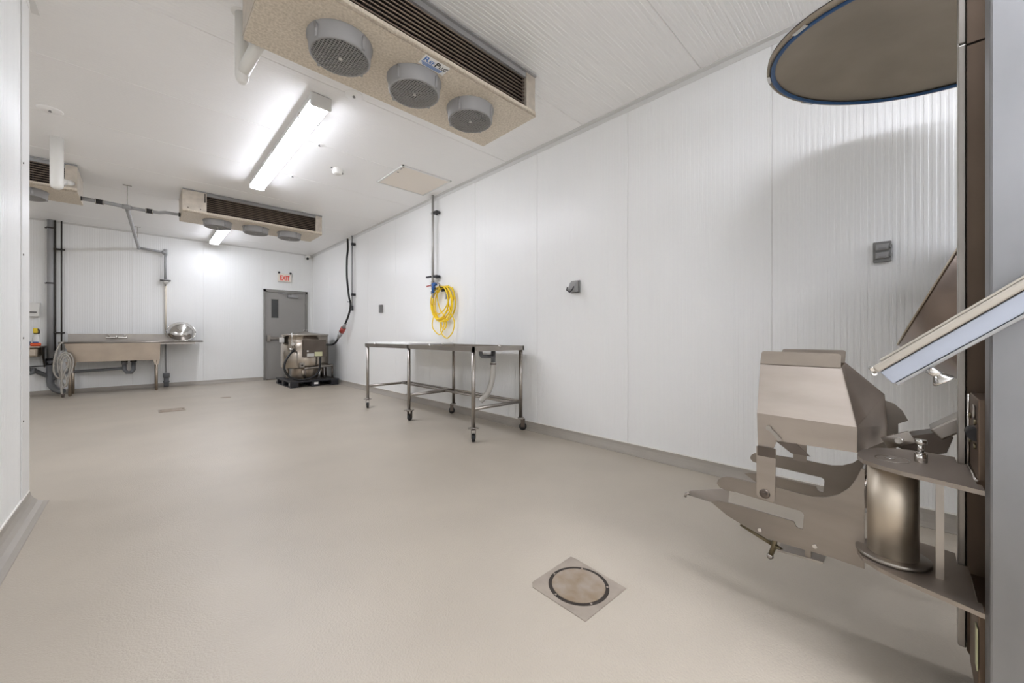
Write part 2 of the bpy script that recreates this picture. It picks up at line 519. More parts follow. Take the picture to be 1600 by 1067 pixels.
def make_cooler(loc):
    """ceiling evaporator, origin at the middle of its front top edge"""
    t = thing('ceiling_cooler', '', 'cooler', loc, 'ceiling evaporator coolers')
    cx, y0, zt = loc
    y0 -= 0.0
    W, D, HT = 1.86, .66, .33
    zb = zt - HT; xl, xr = cx - W / 2, cx + W / 2
    cl, cr = xl + .27, xr - .10           # coil opening
    b = MB()
    b.box((xl, y0, zb), (xr, y0 + D, zb + .022)); b.box((xl, y0, zb), (xr, y0 + .004, zb + .045))
    obj('drip_pan', b, 'galvanized', t)
    b = MB(); b.box((xl, y0 + .004, zb + .022), (cl, y0 + D, zt - .012)); b.box((xl - .003, y0 + .01, zb + .022), (xl, y0 + D, zt - .004)); obj('end_box', b, 'galvanized_side', t)
    b = MB(); b.box((cr, y0 + .004, zb + .022), (xr, y0 + D, zt - .012)); obj('end_box', b, 'galvanized_side', t)
    b = MB(); b.box((xl, y0 + D - .015, zb + .022), (xr, y0 + D, zt - .004)); obj('back_panel', b, 'galvanized_side', t)
    b = MB(); b.box((cl, y0 + .01, zt - .048), (cr, y0 + .05, zt - .012)); b.box((xl, y0 - .012, zt - .012), (xr, y0 + D, zt - .001)); obj('top_rail', b, 'plastic_grey', t)
    b = MB(); b.box((cl, y0 + .05, zb + .022), (cr, y0 + .40, zt - .02)); coil = obj('coil', b, 'coil_dark', t)
    b = MB()
    n = int((cr - cl) / .010)
    for i in range(n):
        x = cl + .005 + i * .010
        b.box((x - .0012, y0 + .036, zb + .045), (x + .0012, y0 + .05, zt - .05))
    obj('coil_fins', b, 'coil_dark', coil, stuff=True)
    for i in range(9):
        z = zb + .055 + i * .028
        b = MB(); b.cyl((cl, y0 + .032, z), (cr, y0 + .032, z), .0055, 8); obj('coil_tube', b, 'coil_tube', coil)
    b = MB(); b.cyl((cl - .02, y0 + .002, zt - .15), (cl - .02, y0 + .002, zt - .02), .006, 8); obj('tube_clip', b, 'fan_dark', t)
    for i, fx in enumerate((-.50, 0.0, .49)):
        fc = Vector((cx + fx, y0 + .288, zb))
        b = MB()
        b.lathe(fc, (0, 0, -1), [(.185, -.002), (.185, .008), (.176, .014), (.172, .085), (.166, .092), (.158, .092), (.160, .02), (.160, -.002)], 40)
        for k in range(4):
            a = PI / 4 + k * PI / 2 - .35
            p = fc + Vector((math.cos(a), math.sin(a), 0)) * .176
            b.cyl(p + Vector((0, 0, .0)), p + Vector((0, 0, -.088)), .012, 8, .009)
        sh = obj('fan_shroud', b, 'plastic_grey', t, origin=fc)
        b = MB()
        R = .163
        m_ = 19
        for k in range(m_):
            o_ = -R + (k + .5) * 2 * R / m_
            h_ = math.sqrt(R * R - o_ * o_)
            b.box((fc.x + o_ - .0018, fc.y - h_, zb - .090), (fc.x + o_ + .0018, fc.y + h_, zb - .085))
            b.box((fc.x - h_, fc.y + o_ - .0018, zb - .092), (fc.x + h_, fc.y + o_ + .0018, zb - .087))
        obj('fan_grille', b, 'plastic_guard', sh, origin=fc, stuff=True)
        b = MB(); b.cyl(fc + Vector((0, 0, -.086)), fc + Vector((0, 0, -.096)), .011, 12); obj('grille_cap', b, 'label_grey', sh, origin=fc)
        b = MB(); b.cyl(fc + Vector((0, 0, -.004)), fc + Vector((0, 0, -.05)), .05, 16); obj('fan_motor', b, 'fan_dark', sh, origin=fc)
        b = MB()
        for k in range(5):
            a = k * 2 * PI / 5
            u = Vector((math.cos(a), math.sin(a), 0)); w = Vector((-math.sin(a), math.cos(a), 0))
            b.obox(fc + u * .095 + Vector((0, 0, -.03)), u * .055, w * .035 + Vector((0, 0, .012)), Vector((0, 0, .0015)))
        b.cyl(fc + Vector((0, 0, -.0015)), fc + Vector((0, 0, -.003)), .158, 32)
        obj('fan_blades', b, 'fan_dark', sh, origin=fc)
    for px in (.06, .20):
        b = MB(); b.cyl((xl + px, y0 + .003, zb + .07), (xl + px, y0 - .001, zb + .07), .008, 8); obj('rivet', b, 'steel_dark', t)
    return t
c1 = make_cooler((1.365, 2.105, H - .004))
c1['label'] = 'nearest galvanized three-fan cooler on the ceiling, with a blue and black logo plate'
for xc, yc, lb in ((1.34, 7.15, 'galvanized three-fan cooler on the ceiling farther back, left of the exit door side'),
                   (-1.51, 7.12, 'galvanized ceiling cooler cut off by the left partition, beside the grey pipe run')):
    c = copy_tree(c1); c.location = (xc, yc, H - .004); c['label'] = lb
# logo plate on the nearest cooler only
zb1 = H - .004 - .33
b = MB(); b.box((1.285, 2.112, zb1 - .003), (1.470, 2.205, zb1 - .0005)); plate = obj('logo_plate', b, 'paper_white', c1)
Mt = lambda x, y: frame((x, y, zb1 - .0036), (1, 0, 0), (0, -1, 0))
text_obj('lettering', 'R', .062, 'logo_blue', plate, Mt(1.292, 2.163), .0004, 1., .001)
text_obj('lettering', 'EF', .042, 'logo_blue', plate, Mt(1.334, 2.163), .0004, .9, .0008)
text_obj('lettering', 'P', .062, 'logo_black', plate, Mt(1.376, 2.163), .0004, 1., .001)
text_obj('lettering', 'LUS', .042, 'logo_black', plate, Mt(1.410, 2.163), .0004, .75, .0008)
text_obj('lettering', '®', .016, 'logo_black', plate, Mt(1.458, 2.14), .0003)
for k in range(4):
    b = MB(); b.prism([(1.292 + .006 * k, 2.171 + .0075 * k, zb1 - .0038), (1.452 - .004 * k, 2.171 + .0075 * k, zb1 - .0038), (1.449 - .004 * k, 2.1755 + .0075 * k, zb1 - .0038), (1.290 + .006 * k, 2.1755 + .0075 * k, zb1 - .0038)], (0, 0, .0005)); obj('logo_stripe', b, 'logo_blue', plate)

# white insulated drain pipes hanging beside the coolers
t = thing('drain_pipe', 'short white pipe with rounded end hanging from the ceiling beside the nearest cooler', 'pipe', (.47, 3.03, H), 'white drain pipes beside the coolers')
b = MB(); b.tube([(.47, 3.03, H), (.47, 3.03, 2.76), (.47, 3.03, 2.73), (.47, 3.03, 2.715)], [.038, .038, .033, .018], 18); obj('riser', b, 'pvc_white', t)
b = MB(); b.tube([(.472, 3.03, 2.78), (.50, 2.93, 2.84), (.53, 2.772, 2.90)], .036, 16); obj('elbow', b, 'pvc_white', t)
b = MB(); b.lathe((.47, 3.03, H), (0, 0, -1), [(.0, .003), (.06, .003), (.062, 0)], 20); obj('collar', b, 'pvc_white', t)
t = thing('drain_pipe', 'white pipe with angled branch hanging from the ceiling before the left cooler', 'pipe', (-.655, 6.28, H), 'white drain pipes beside the coolers')
b = MB(); b.tube([(-.655, 6.28, H), (-.655, 6.28, 2.67), (-.655, 6.28, 2.64), (-.655, 6.28, 2.622)], [.05, .05, .044, .022], 18); obj('riser', b, 'pvc_white', t)
b = MB(); b.tube([(-.655, 6.28, 2.70), (-.650, 6.42, 2.745), (-.645, 6.56, 2.785)], .042, 16); obj('elbow', b, 'pvc_white', t)
b = MB(); b.cyl((-.646, 6.54, 2.78), (-.628, 7.118, 2.935), .032, 12); obj('branch_pipe', b, 'pvc_white', t)

# grey condensate pipe between the two far coolers, and down the back wall
t = thing('condensate_pipe', 'grey plastic pipe run between the far coolers, dropping to the back wall', 'pipe', (-.1, 7.55, 2.87))
zp = 2.86
b = MB(); b.tube([(-.585, 7.50, zp), (-.45, 7.50, zp), (-.30, 7.50, zp - .005), (-.155, 7.52, zp - .012)], .025, 12); obj('pipe', b, 'pvc_grey', t)
b = MB(); b.tube([(-.155, 7.52, zp - .012), (.05, 7.50, zp - .02), (.17, 7.50, zp - .02), (.24, 7.50, zp), (.40, 7.50, zp), (.415, 7.50, zp)], .022, 12); obj('pipe', b, 'pvc_grey', t)
for x0, x1 in ((-.455, -.375), (.03, .11)):
    zz = zp - (.004 if x0 < 0 else .02)
    b = MB(); b.cyl((x0, 7.50, zz), (x1, 7.50, zz), .033, 14); k_ = obj('rubber_coupler', b, 'black_rubber', t)
    b = MB()
    for xx in (x0 + .006, x1 - .006): b.lathe((xx, 7.50, zz), (1, 0, 0), [(.0345, -.004), (.0355, 0), (.0345, .004)], 14)
    obj('band_clamp', b, 'steel_bright', k_)
for xx in (-.58, .395):
    b = MB(); b.cyl((xx - .01, 7.50, zp), (xx + .012, 7.50, zp), .03, 12); obj('end_ring', b, 'black_rubber', t)
b = MB(); b.sphere((-.155, 7.52, zp - .012), .036, 12); b.cyl((-.20, 7.52, zp - .01), (-.11, 7.515, zp - .014), .031, 12); obj('tee', b, 'pvc_grey', t)
b = MB(); b.tube([(-.155, 7.52, zp - .012), (-.150, 7.65, zp - .025), (-.06, 10.70, 2.84), (-.05, 10.745, 2.835)], .024, 12); obj('pipe', b, 'pvc_grey', t)
b = MB(); b.sphere((-.05, 10.745, 2.835), .034, 12); obj('elbow', b, 'pvc_grey', t)
b = MB(); b.cyl((-.05, 10.745, 2.835), (.345, 10.745, 2.80), .024, 12); obj('pipe', b, 'pvc_grey', t)
b = MB(); b.cyl((.29, 10.745, 2.802), (.345, 10.745, 2.80), .033, 12); b.cyl((.345, 10.745, 2.745), (.345, 10.745, 2.87), .032, 12); obj('tee', b, 'pvc_grey', t)
b = MB(); b.cyl((.345, 10.745, 2.78), (.345, 10.745, 2.25), .022, 12); obj('pipe', b, 'pvc_grey', t)
for px, py, pz in ((-.153, 7.58, 2.85), (-.07, 10.3, 2.845)):
    b = MB(); b.cyl((px, py, pz), (px, py, H), .004, 8); b.box((px - .045, py - .012, H - .006), (px + .045, py + .012, H - .001)); obj('hanger_rod', b, 'steel', t)
b = MB(); b.box((.26, 10.74, 2.215), (.43, 10.82, 2.235)); obj('pipe_clamp', b, 'black_paint', t)
t = thing('drain_hose', 'cream plastic drain line hanging down the back wall behind the steel bowl', 'hose', (.35, 10.78, 0))
b = MB(); b.lathe((.35, 10.77, 2.14), (0, 0, 1), [(.0, 0), (.02, 0), (.02, .04), (.045, .05), (.045, .07), (0, .07)], 14); obj('funnel', b, 'pvc_white', t)
b = MB(); b.cyl((.345, 10.765, 2.11), (.345, 10.765, 2.15), .012, 8); obj('valve_tip', b, 'pvc_dark', t)
b = MB(); b.tube([(.35, 10.79, 2.14), (.352, 10.808, 1.6), (.35, 10.808, 1.1)], .019, 10); obj('hose', b, 'cream_pipe', t)
b = MB(); b.cyl((.352, 10.808, 1.1), (.356, 10.80, .30), .010, 8); obj('lower_pipe', b, 'pvc_grey', t)
b = MB(); b.cyl((.36, 10.76, .02), (.36, 10.76, .20), .042, 14); b.cyl((.36, 10.76, .2), (.36, 10.76, .29), .055, 14); b.cyl((.36, 10.76, .10), (.36, 10.76, .13), .052, 14); obj('floor_stub', b, 'pvc_dark', t)

# small ceiling items
t = thing('smoke_detector', 'small round white detector on the ceiling left of the access hatch', 'detector', (1.777, 5.023, H))
b = MB(); b.lathe((1.777, 5.023, H), (0, 0, -1), [(.072, 0), (.072, .008), (.06, .012), (.058, .045), (.045, .06), (0, .062)], 24); obj('body', b, 'pvc_white', t)
b = MB(); b.cyl((1.70, 5.0, H - .001), (1.70, 5.0, H - .012), .010, 8); b.cyl((1.855, 5.05, H - .02), (1.84, 5.045, H - .03), .010, 8); obj('terminal', b, 'ink_grey', t)
for cx_, cy_, r_, lb in ((1.334, 3.374, .075, 'round white cap on the ceiling beside the nearest cooler fan edge'),
                         (1.40, 4.50, .055, 'round white ceiling cap right of the middle of the long light'),
                         (1.42, 5.62, .05, 'round white ceiling cap right of the far end of the long light'),
                         (1.95, 7.10, .04, 'tiny white ceiling cap above the far cooler, near its top rail'),
                         (-.62, 5.55, .085, 'round white ceiling cap beside the left partition edge')):
    t = thing('ceiling_rosette', lb, 'ceiling rosette', (cx_, cy_, H), 'round caps over ceiling bolts')
    b = MB(); b.lathe((cx_, cy_, H), (0, 0, -1), [(r_, -.001), (r_ * .98, .003), (r_ * .9, .006), (0, .007)], 24); obj('disc', b, 'ceiling_white', t)
    b = MB(); b.cyl((cx_, cy_, H - .006), (cx_, cy_, H - .022), .008, 8); b.cyl((cx_ - .012, cy_, H - .018), (cx_ + .012, cy_, H - .018), .004, 6); obj('bolt', b, 'ink_grey', t)
t = thing('access_hatch', 'flat white square access hatch on the ceiling near the right wall', 'hatch', (2.66, 4.67, H))
b = MB()
hx0, hx1, hy0, hy1 = 2.30, 3.02, 4.31, 5.03
for a_, c_ in (((hx0, hy0), (hx0 + .02, hy1)), ((hx1 - .02, hy0), (hx1, hy1)), ((hx0, hy0), (hx1, hy0 + .02)), ((hx0, hy1 - .02), (hx1, hy1))):
    b.box((a_[0], a_[1], H - .016), (c_[0], c_[1], H - .001))
obj('hatch_frame', b, 'trim_white', t)
b = MB(); b.box((hx0 + .024, hy0 + .024, H - .013), (hx1 - .024, hy1 - .024, H - .002)); obj('hatch_panel', b, 'sign_cream', t)
b = MB(); b.box((hx0 + .03, hy0 + .03, H - .016), (hx0 + .036, hy0 + .12, H - .012)); b.cyl((hx0 + .05, hy0 + .22, H - .018), (hx0 + .05, hy0 + .22, H - .012), .012, 8); obj('latch', b, 'ink_grey', t)

# ================================================================== FLOOR DRAINS
t = thing('floor_drain', 'round steel floor drain cover in a square plate in the foreground', 'drain', (1.335, .985, 0))
dc = Vector((1.337, .978, 0))
b = MB()
sq = [(-.152, -.142), (.128, -.152), (.150, .130), (.146, .152), (-.128, .150), (-.150, .125)]
b.prism([(dc.x + x, dc.y + y, .0004) for x, y in sq], (0, 0, .0022)); obj('frame_plate', b, 'drain_plate', t)
b = MB(); b.lathe(dc, (0, 0, 1), [(.1275, .0026), (.1275, .0034), (.1125, .0034), (.1125, .0026)], 48, False); ring = obj('gap_ring', b, 'dark_gap', t)
b = MB(); b.lathe(dc, (0, 0, 1), [(.1125, .0026), (.112, .0052), (.108, .006), (0, .006)], 48, False); obj('cover', b, 'drain_steel', t)
b = MB()
for a in (.5, 1.7, 2.9, 4.2, 5.4):
    p = dc + Vector((math.cos(a), math.sin(a), 0)) * .12
    b.box((p.x - .004, p.y - .004, .003), (p.x + .004, p.y + .004, .004))
obj('lug', b, 'drain_plate', t)
t = thing('slot_drain', 'narrow rectangular slot drain in the floor in front of the sink', 'drain', (.31, 7.34, 0))
b = MB(); b.box((.16, 7.20, .0005), (.45, 7.48, .004)); obj('grate_frame', b, 'drain_plate', t)
b = MB(); b.box((.172, 7.212, .004), (.438, 7.468, .0065)); obj('cover', b, 'drain_steel', t)
for x_ in (.185, .425):
    b = MB(); b.cyl((x_, 7.34, .0065), (x_, 7.34, .008), .012, 10); obj('screw', b, 'dark_gap', t)
b = MB(); b.lathe((1.04, 8.22, 0), (0, 0, 1), [(.075, .0005), (.074, .003), (.06, .004), (0, .004)], 24, False)
single('floor_cleanout', b, 'drain_steel', 'small round cleanout cover in the floor before the exit door', 'drain', (1.04, 8.22, 0))

# ================================================================== SINK AREA ON THE BACK WALL
t = thing('utility_sink', 'long stainless steel utility sink with drainboard on the back wall', 'sink', (-.1, 10.5, 0))
xl, xr, xd, yf, yb, zr = -1.04, .255, .90, 10.2, 10.755, .945
b = MB()   # basin: open box, tapered a little on the left
o_ = [(-.985, yf + .02), (xr, yf + .02), (xr, yb), (-.985, yb)]
i_ = [(-.90, yf + .04), (xr - .01, yf + .04), (xr - .01, yb - .02), (-.90, yb - .02)]
V0 = [b.bm.verts.new((x, y, zr - .012)) for x, y in o_]; V1 = [b.bm.verts.new((x, y, .60)) for x, y in i_]
I0 = [b.bm.verts.new((x + (.01 if x < 0 else -.01), y + (.01 if y < 10.5 else -.01), zr - .012)) for x, y in o_]; I1 = [b.bm.verts.new((x + (.01 if x < 0 else -.01), y + (.01 if y < 10.5 else -.01), .61)) for x, y in i_]
for k in range(4):
    j = (k + 1) % 4
    b.bm.faces.new((V0[k], V0[j], V1[j], V1[k])); b.bm.faces.new((I0[k], I1[k], I1[j], I0[j])); b.bm.faces.new((V0[k], I0[k], I0[j], V0[j]))
b.bm.faces.new(V1); b.bm.faces.new(I1[::-1])
obj('basin', b, 'steel_sink', t)
b = MB()
b.tube([(xl, yb, zr), (xl, yf, zr), (xd, yf, zr + .012)], .016, 10)
b.box((xl, yf, zr - .014), (-.975, yb, zr)); b.box((xl, yf, zr - .014), (xr, yf + .035, zr)); b.box((-.985, yb - .03, zr - .014), (xr, yb, zr))
obj('rim', b, 'steel', t)
b = MB(); b.prism([(xr, yf, zr - .014), (xr, yf, zr), (xd, yf, zr + .012), (xd, yf, zr - .002)], (0, yb - yf, 0)); b.box((xr, yf, .905), (xd - .12, yf + .012, zr)); b.tube([(xd, yf, zr + .01), (xd, yb, zr + .01)], .014, 10); obj('drainboard', b, 'steel', t)
b = MB(); b.box((-.99, yb, zr - .01), (.62, yb + .025, 1.10)); b.box((-.99, yb - .02, 1.085), (.62, yb + .025, 1.105)); obj('backsplash', b, 'steel', t)
for lx, ly in ((-.925, 10.29), (.20, 10.29), (-.925, 10.72), (.20, 10.72)):
    b = MB(); b.cyl((lx, ly, .012), (lx, ly, .60), .021, 12); b.prism([(lx - .05, ly - .02, .605), (lx + .05, ly - .02, .605), (lx + .024, ly - .02, .50), (lx - .024, ly - .02, .50)], (0, .04, 0)); b.cyl((lx, ly, 0), (lx, ly, .03), .017, 10); obj('leg', b, 'steel_sink', t)
fx = -.36
b = MB(); b.box((fx - .15, yb - .055, 1.02), (fx + .15, yb - .01, 1.06), .008); b.tube([(fx, yb - .04, 1.05), (fx, yb - .12, 1.075), (fx, yb - .24, 1.06), (fx, yb - .26, 1.03)], .012, 10)
fa = obj('faucet', b, 'chrome', t)
for s in (-1, 1):
    b = MB(); b.cyl((fx + s * .11, yb - .035, 1.055), (fx + s * .11, yb - .035, 1.085), .018, 10); b.box((fx + s * .11 - .012, yb - .11, 1.082), (fx + s * .11 + .012, yb - .03, 1.094), .003); obj('tap_handle', b, 'chrome', fa)
b = MB(); b.cyl((-.25, 10.48, .605), (-.25, 10.48, .52), .045, 14); b.tube([(-.25, 10.48, .54), (-.25, 10.48, .42), (-.215, 10.48, .365), (-.155, 10.48, .36), (-.125, 10.48, .41), (-.125, 10.50, .60)], .032, 12); trap = obj('drain_trap', b, 'pvc_dark', t)
b = MB(); b.tube([(-.25, 10.50, .45), (-.35, 10.52, .44), (-.97, 10.74, .40), (-1.04, 10.75, .39)], .026, 12); obj('waste_pipe', b, 'pvc_dark', trap)
b = MB()
for xx in (-.25, -.125): b.cyl((xx, 10.48, .56), (xx, 10.48, .60), .048, 14)
obj('coupler', b, 'black_rubber', trap)

# hose hung in loops over the sink corner
hp = []
random.seed(3)
hx, hy = -.985, 10.10
pts = [(-.98, 10.24, .955), (-1.02, 10.14, .93), (-1.07, hy, .75), (-1.09, hy, .50), (-1.05, hy, .36), (-.96, hy, .33), (-.90, hy, .42), (-.87, hy + .01, .60), (-.90, hy, .74), (-.98, hy - .01, .77), (-1.04, hy, .66),
       (-1.03, hy + .01, .45), (-.99, hy + .03, .25), (-.95, hy + .03, .20), (-.92, hy + .01, .40), (-.90, hy - .01, .62), (-.95, hy - .02, .75), (-1.01, hy - .015, .66), (-.99, hy - .01, .45), (-.94, hy, .28), (-.985, hy - .005, .17), (-1.01, hy, .24),
       (-.97, hy - .02, .42), (-.92, hy - .02, .60), (-.95, hy - .03, .70), (-1.0, hy - .03, .60), (-1.0, hy - .02, .35), (-1.0, hy - .01, .12), (-.985, hy, .022)]
t = thing('washdown_hose', 'grey rubber hose hanging in loops from the left sink corner', 'hose', (-1.0, 10.1, 0))
b = MB(); b.tube(spline(pts, 7), .012, 10); obj('hose', b, 'hose_grey', t)
b = MB(); b.cyl((-.985, hy, .011), (-.985, hy, .07), .018, 10); b.cyl((-.985, hy, .05), (-.985, hy, .065), .022, 10); obj('nozzle', b, 'steel_dark', t)

# steel bowl and notice
bc = Vector((.585, 10.52, .962))
ax = Vector((0, -.80, .60)).normalized()
t = thing('steel_bowl', 'polished steel mixing bowl leaning upside against the wall on the drainboard', 'bowl', (.585, 10.5, .96))
b = MB()
prof = [(.0, .17)]
for k in range(1, 11):
    a = PI / 2 * k / 10
    prof.append((.225 * math.sin(a) ** .9, .17 * math.cos(a)))
prof += [(.238, -.004), (.236, -.008)]
for k in range(10, -1, -1):
    a = PI / 2 * k / 10
    prof.append((.220 * math.sin(a) ** .9 if k else 0, .165 * math.cos(a) - .004))
bcen = Vector((.585, 10.59, 1.152))
b.lathe(bcen, ax, prof, 40); obj('body', b, 'steel_bright', t)
b = MB(); u_ = ax.cross(Vector((1, 0, 0))).normalized()
b.tube(arc(bcen, .238, 0, 2 * PI, 40, Vector((1, 0, 0)), u_), .006, 8); obj('rolled_rim', b, 'chrome', t)
b = MB(); b.lathe(bcen + ax * .169, ax, [(.075, -.012), (.078, .004), (.072, .004)], 28); obj('foot_ring', b, 'chrome', t)
t = thing('wall_notice', 'white paper notice on the back wall behind the steel bowl', 'notice', (.59, YB, 1.14))
b = MB(); b.box((.415, YB - .010, 1.13), (.765, YB - .003, 1.375)); obj('sheet', b, 'paper_white', t)
b = MB(); b.box((.53, YB - .0112, 1.345), (.64, YB - .0102, 1.352)); obj('print_line', b, 'ink_grey', t)

# pair of black conduits and the big grey waste stack left of the sink
for xx, lb in ((-1.144, 'left of the two thin black vertical pipes above the sink end'), (-1.068, 'right of the two thin black vertical pipes above the sink end')):
    b = MB(); b.cyl((xx, 10.77, .80), (xx, 10.77, H), .0115, 10)
    single('black_pipe', b, 'black_paint', lb, 'pipe', (xx, 10.77, .80), 'thin black pipes above the sink')
for z, lb in ((2.65, 'upper black bracket holding the two thin black pipes'), (1.125, 'lower black bracket holding the two thin black pipes just above the sink')):
    t = thing('pipe_bracket', lb, 'bracket', (-1.106, 10.78, z), 'brackets on the black pipes')
    b = MB(); b.box((-1.156, 10.785, z - .012), (-1.03, 10.825, z + .012)); obj('rail', b, 'black_paint', t)
    for xx in (-1.144, -1.068):
        b = MB(); b.lathe((xx, 10.77, z), (0, 0, 1), [(.0125, -.012), (.018, -.012), (.018, .012), (.0125, .012)], 12, close=True); obj('clamp_ring', b, 'black_paint', t)
t = thing('waste_stack', 'thick grey vertical plastic waste pipe left of the sink, with elbow at the floor', 'pipe', (-1.235, 10.75, 0))
b = MB(); b.cyl((-1.20, 10.785, .60), (-1.20, 10.785, H), .042, 18); obj('stack_pipe', b, 'pvc_grey', t)
b = MB(); b.tube([(-1.20, 10.76, .62), (-1.20, 10.76, .25), (-1.19, 10.74, .18), (-1.13, 10.68, .10), (-1.06, 10.62, .07), (-1.03, 10.60, .066)], .05, 16); obj('floor_elbow', b, 'pvc_dark', t)
b = MB(); b.cyl((-1.20, 10.765, .54), (-1.20, 10.77, .66), .056, 16); obj('coupler', b, 'black_rubber', t)
b = MB(); b.tube([(-1.46, 10.74, .49), (-1.40, 10.74, .47), (-1.20, 10.76, .32)], .036, 12); obj('branch_pipe', b, 'pvc_dark', t)
b = MB(); b.tube([(-1.19, 10.75, .27), (-1.10, 10.75, .36), (-1.06, 10.75, .38)], .036, 12); obj('branch_pipe', b, 'pvc_dark', t)
for z in (3.02, 2.02):
    b = MB(); b.box((-1.27, 10.80, z - .008), (-1.16, 10.832, z + .008)); b.cyl((-1.245, 10.735, z), (-1.155, 10.735, z), .012, 8); obj('pipe_clip', b, 'black_paint', t)

t = thing('hand_sink', 'small steel hand sink at the back wall beside the partition edge', 'sink', (-1.42, 10.6, .8))
b = MB()
pr = [(-1.66, 10.40), (-1.28, 10.40), (-1.245, 10.435), (-1.245, 10.825), (-1.66, 10.825)]
b.prism([(x, y, .865) for x, y in pr], (0, 0, .022)); obj('rim', b, 'steel_sink', t)
b = MB(); b.box((-1.62, 10.44, .70), (-1.30, 10.80, .864), .03); obj('basin', b, 'steel_sink', t)
b = MB(); b.prism([(-1.28, 10.82, .86), (-1.28, 10.50, .86), (-1.28, 10.82, .50)], (.012, 0, 0)); obj('bracket', b, 'steel_dark', t)
b = MB(); b.tube([(-1.46, 10.6, .70), (-1.46, 10.6, .48), (-1.43, 10.6, .40), (-1.38, 10.6, .42), (-1.37, 10.63, .50)], .03, 12); obj('drain_trap', b, 'pvc_dark', t)
b = MB(); b.tube([(-1.50, 10.80, .52), (-1.30, 10.74, .53), (-1.25, 10.72, .53)], .009, 8); obj('supply_line', b, 'black_paint', t)
t = thing('towel_dispenser', 'white paper towel dispenser on the back wall beside the partition edge', 'dispenser', (-1.39, YB, 1.4))
b = MB(); b.prism([(-1.47, YB - .002, 1.41), (-1.47, YB - .14, 1.41), (-1.47, YB - .155, 1.50), (-1.47, YB - .09, 1.645), (-1.47, YB - .002, 1.66)], (.15, 0, 0)); obj('housing', b, 'pvc_white', t)
b = MB(); b.box((-1.455, YB - .1575, 1.475), (-1.345, YB - .145, 1.492)); obj('slot', b, 'dark_gap', t)
t = thing('spray_bottle', 'clear spray bottle with yellow label and black trigger on the hand sink', 'bottle', (-1.335, 10.55, .888))
b = MB(); b.lathe((-1.335, 10.55, .888), (0, 0, 1), [(0, 0), (.042, .0), (.044, .02), (.044, .13), (.028, .19), (.016, .21), (.016, .235)], 20); obj('body', b, 'pvc_white', t)
b = MB(); b.box((-1.365, 10.50, 1.115), (-1.315, 10.59, 1.20), .01); obj('spray_head', b, 'yellow_label', t)
b = MB(); b.tube([(-1.31, 10.53, 1.19), (-1.295, 10.51, 1.15), (-1.30, 10.51, 1.105)], .011, 8); b.box((-1.36, 10.52, 1.10), (-1.31, 10.58, 1.117)); obj('trigger', b, 'black_plastic', t)
t = thing('scrub_pad', 'orange scrub brush with blue top lying on the hand sink rim', 'brush', (-1.33, 10.46, .888))
b = MB(); b.box((-1.385, 10.42, .889), (-1.27, 10.49, .945), .012); obj('brush_body', b, 'orange', t)
b = MB(); b.box((-1.36, 10.43, .945), (-1.295, 10.48, .965), .006); obj('brush_grip', b, 'blue_plastic', t)
b = MB(); b.sphere((-1.445, 10.50, .925), .06, 14, (1, .8, .62)); b.sphere((-1.42, 10.47, .955), .035, 12, (1.2, .8, .6))
single('blue_cloth', b, 'blue_cloth', 'crumpled dark blue cloth on the hand sink at the partition edge', 'cloth', (-1.445, 10.5, .888))

# ================================================================== EXIT SIGN, CAMERA
t = thing('exit_sign', 'cream illuminated EXIT sign with red letters above the grey door', 'sign', (2.55, YB, 2.42))
b = MB(); b.box((2.405, YB - .05, 2.415), (2.70, YB - .002, 2.615), .008); obj('sign_box', b, 'sign_cream', t)
text_obj('lettering', 'EXIT', .165, 'sign_red', t, frame((2.447, YB - .0515, 2.452), (1, 0, 0), (0, 0, 1)), .001, .62, .005)
for xx in (2.425, 2.68):
    b = MB(); b.cyl((xx, YB - .03, 2.615), (xx, YB - .05, 2.64), .018, 12); b.cyl((xx, YB - .05, 2.637), (xx, YB - .075, 2.632), .024, 12); obj('lamp_head', b, 'black_plastic', t)
t = thing('security_camera', 'small white security camera in the corner above the exit door', 'camera', (3.08, YB, 3.1))
b = MB(); b.cyl((3.08, YB - .002, 3.10), (3.08, YB - .05, 3.10), .055, 20); obj('mount', b, 'pvc_white', t)
b = MB(); b.sphere((3.08, YB - .085, 3.09), .058, 20); obj('body', b, 'pvc_white', t)
b = MB(); b.cyl((3.055, YB - .125, 3.055), (3.045, YB - .145, 3.04), .03, 16); obj('lens', b, 'lens_black', t)

# ================================================================== KETTLE ON PALLET
px0, px1, py0, py1 = 2.17, 3.13, 8.74, 9.92
t = thing('pallet', 'black plastic pallet under the steel kettle by the right wall', 'pallet', (2.65, 9.33, 0))
b = MB(); b.box((px0, py0, .105), (px1, py1, .135), .004); obj('deck', b, 'black_plastic', t)
for ix, xx in enumerate((px0, (px0 + px1) / 2 - .07, px1 - .16)):
    for yy in (py0, (py0 + py1) / 2 - .07, py1 - .16):
        b = MB(); b.box((xx, yy, .018), (xx + .15, yy + .15, .105), .006); obj('foot_block', b, 'black_plastic', t)
for xx in (px0, (px0 + px1) / 2 - .07, px1 - .16):
    b = MB(); b.box((xx, py0, 0), (xx + .15, py1, .018)); obj('skid', b, 'black_plastic', t)
b = MB(); b.box((2.62, py0 - .002, .045), (2.70, py0 + .001, .09)); obj('sticker', b, 'paper_white', t)
for yy in (py0 + .06, py1 - .1):
    b = MB(); b.box((px0 - .002, yy, .05), (px0 + .001, yy + .045, .095)); obj('sticker', b, 'label_grey', t)

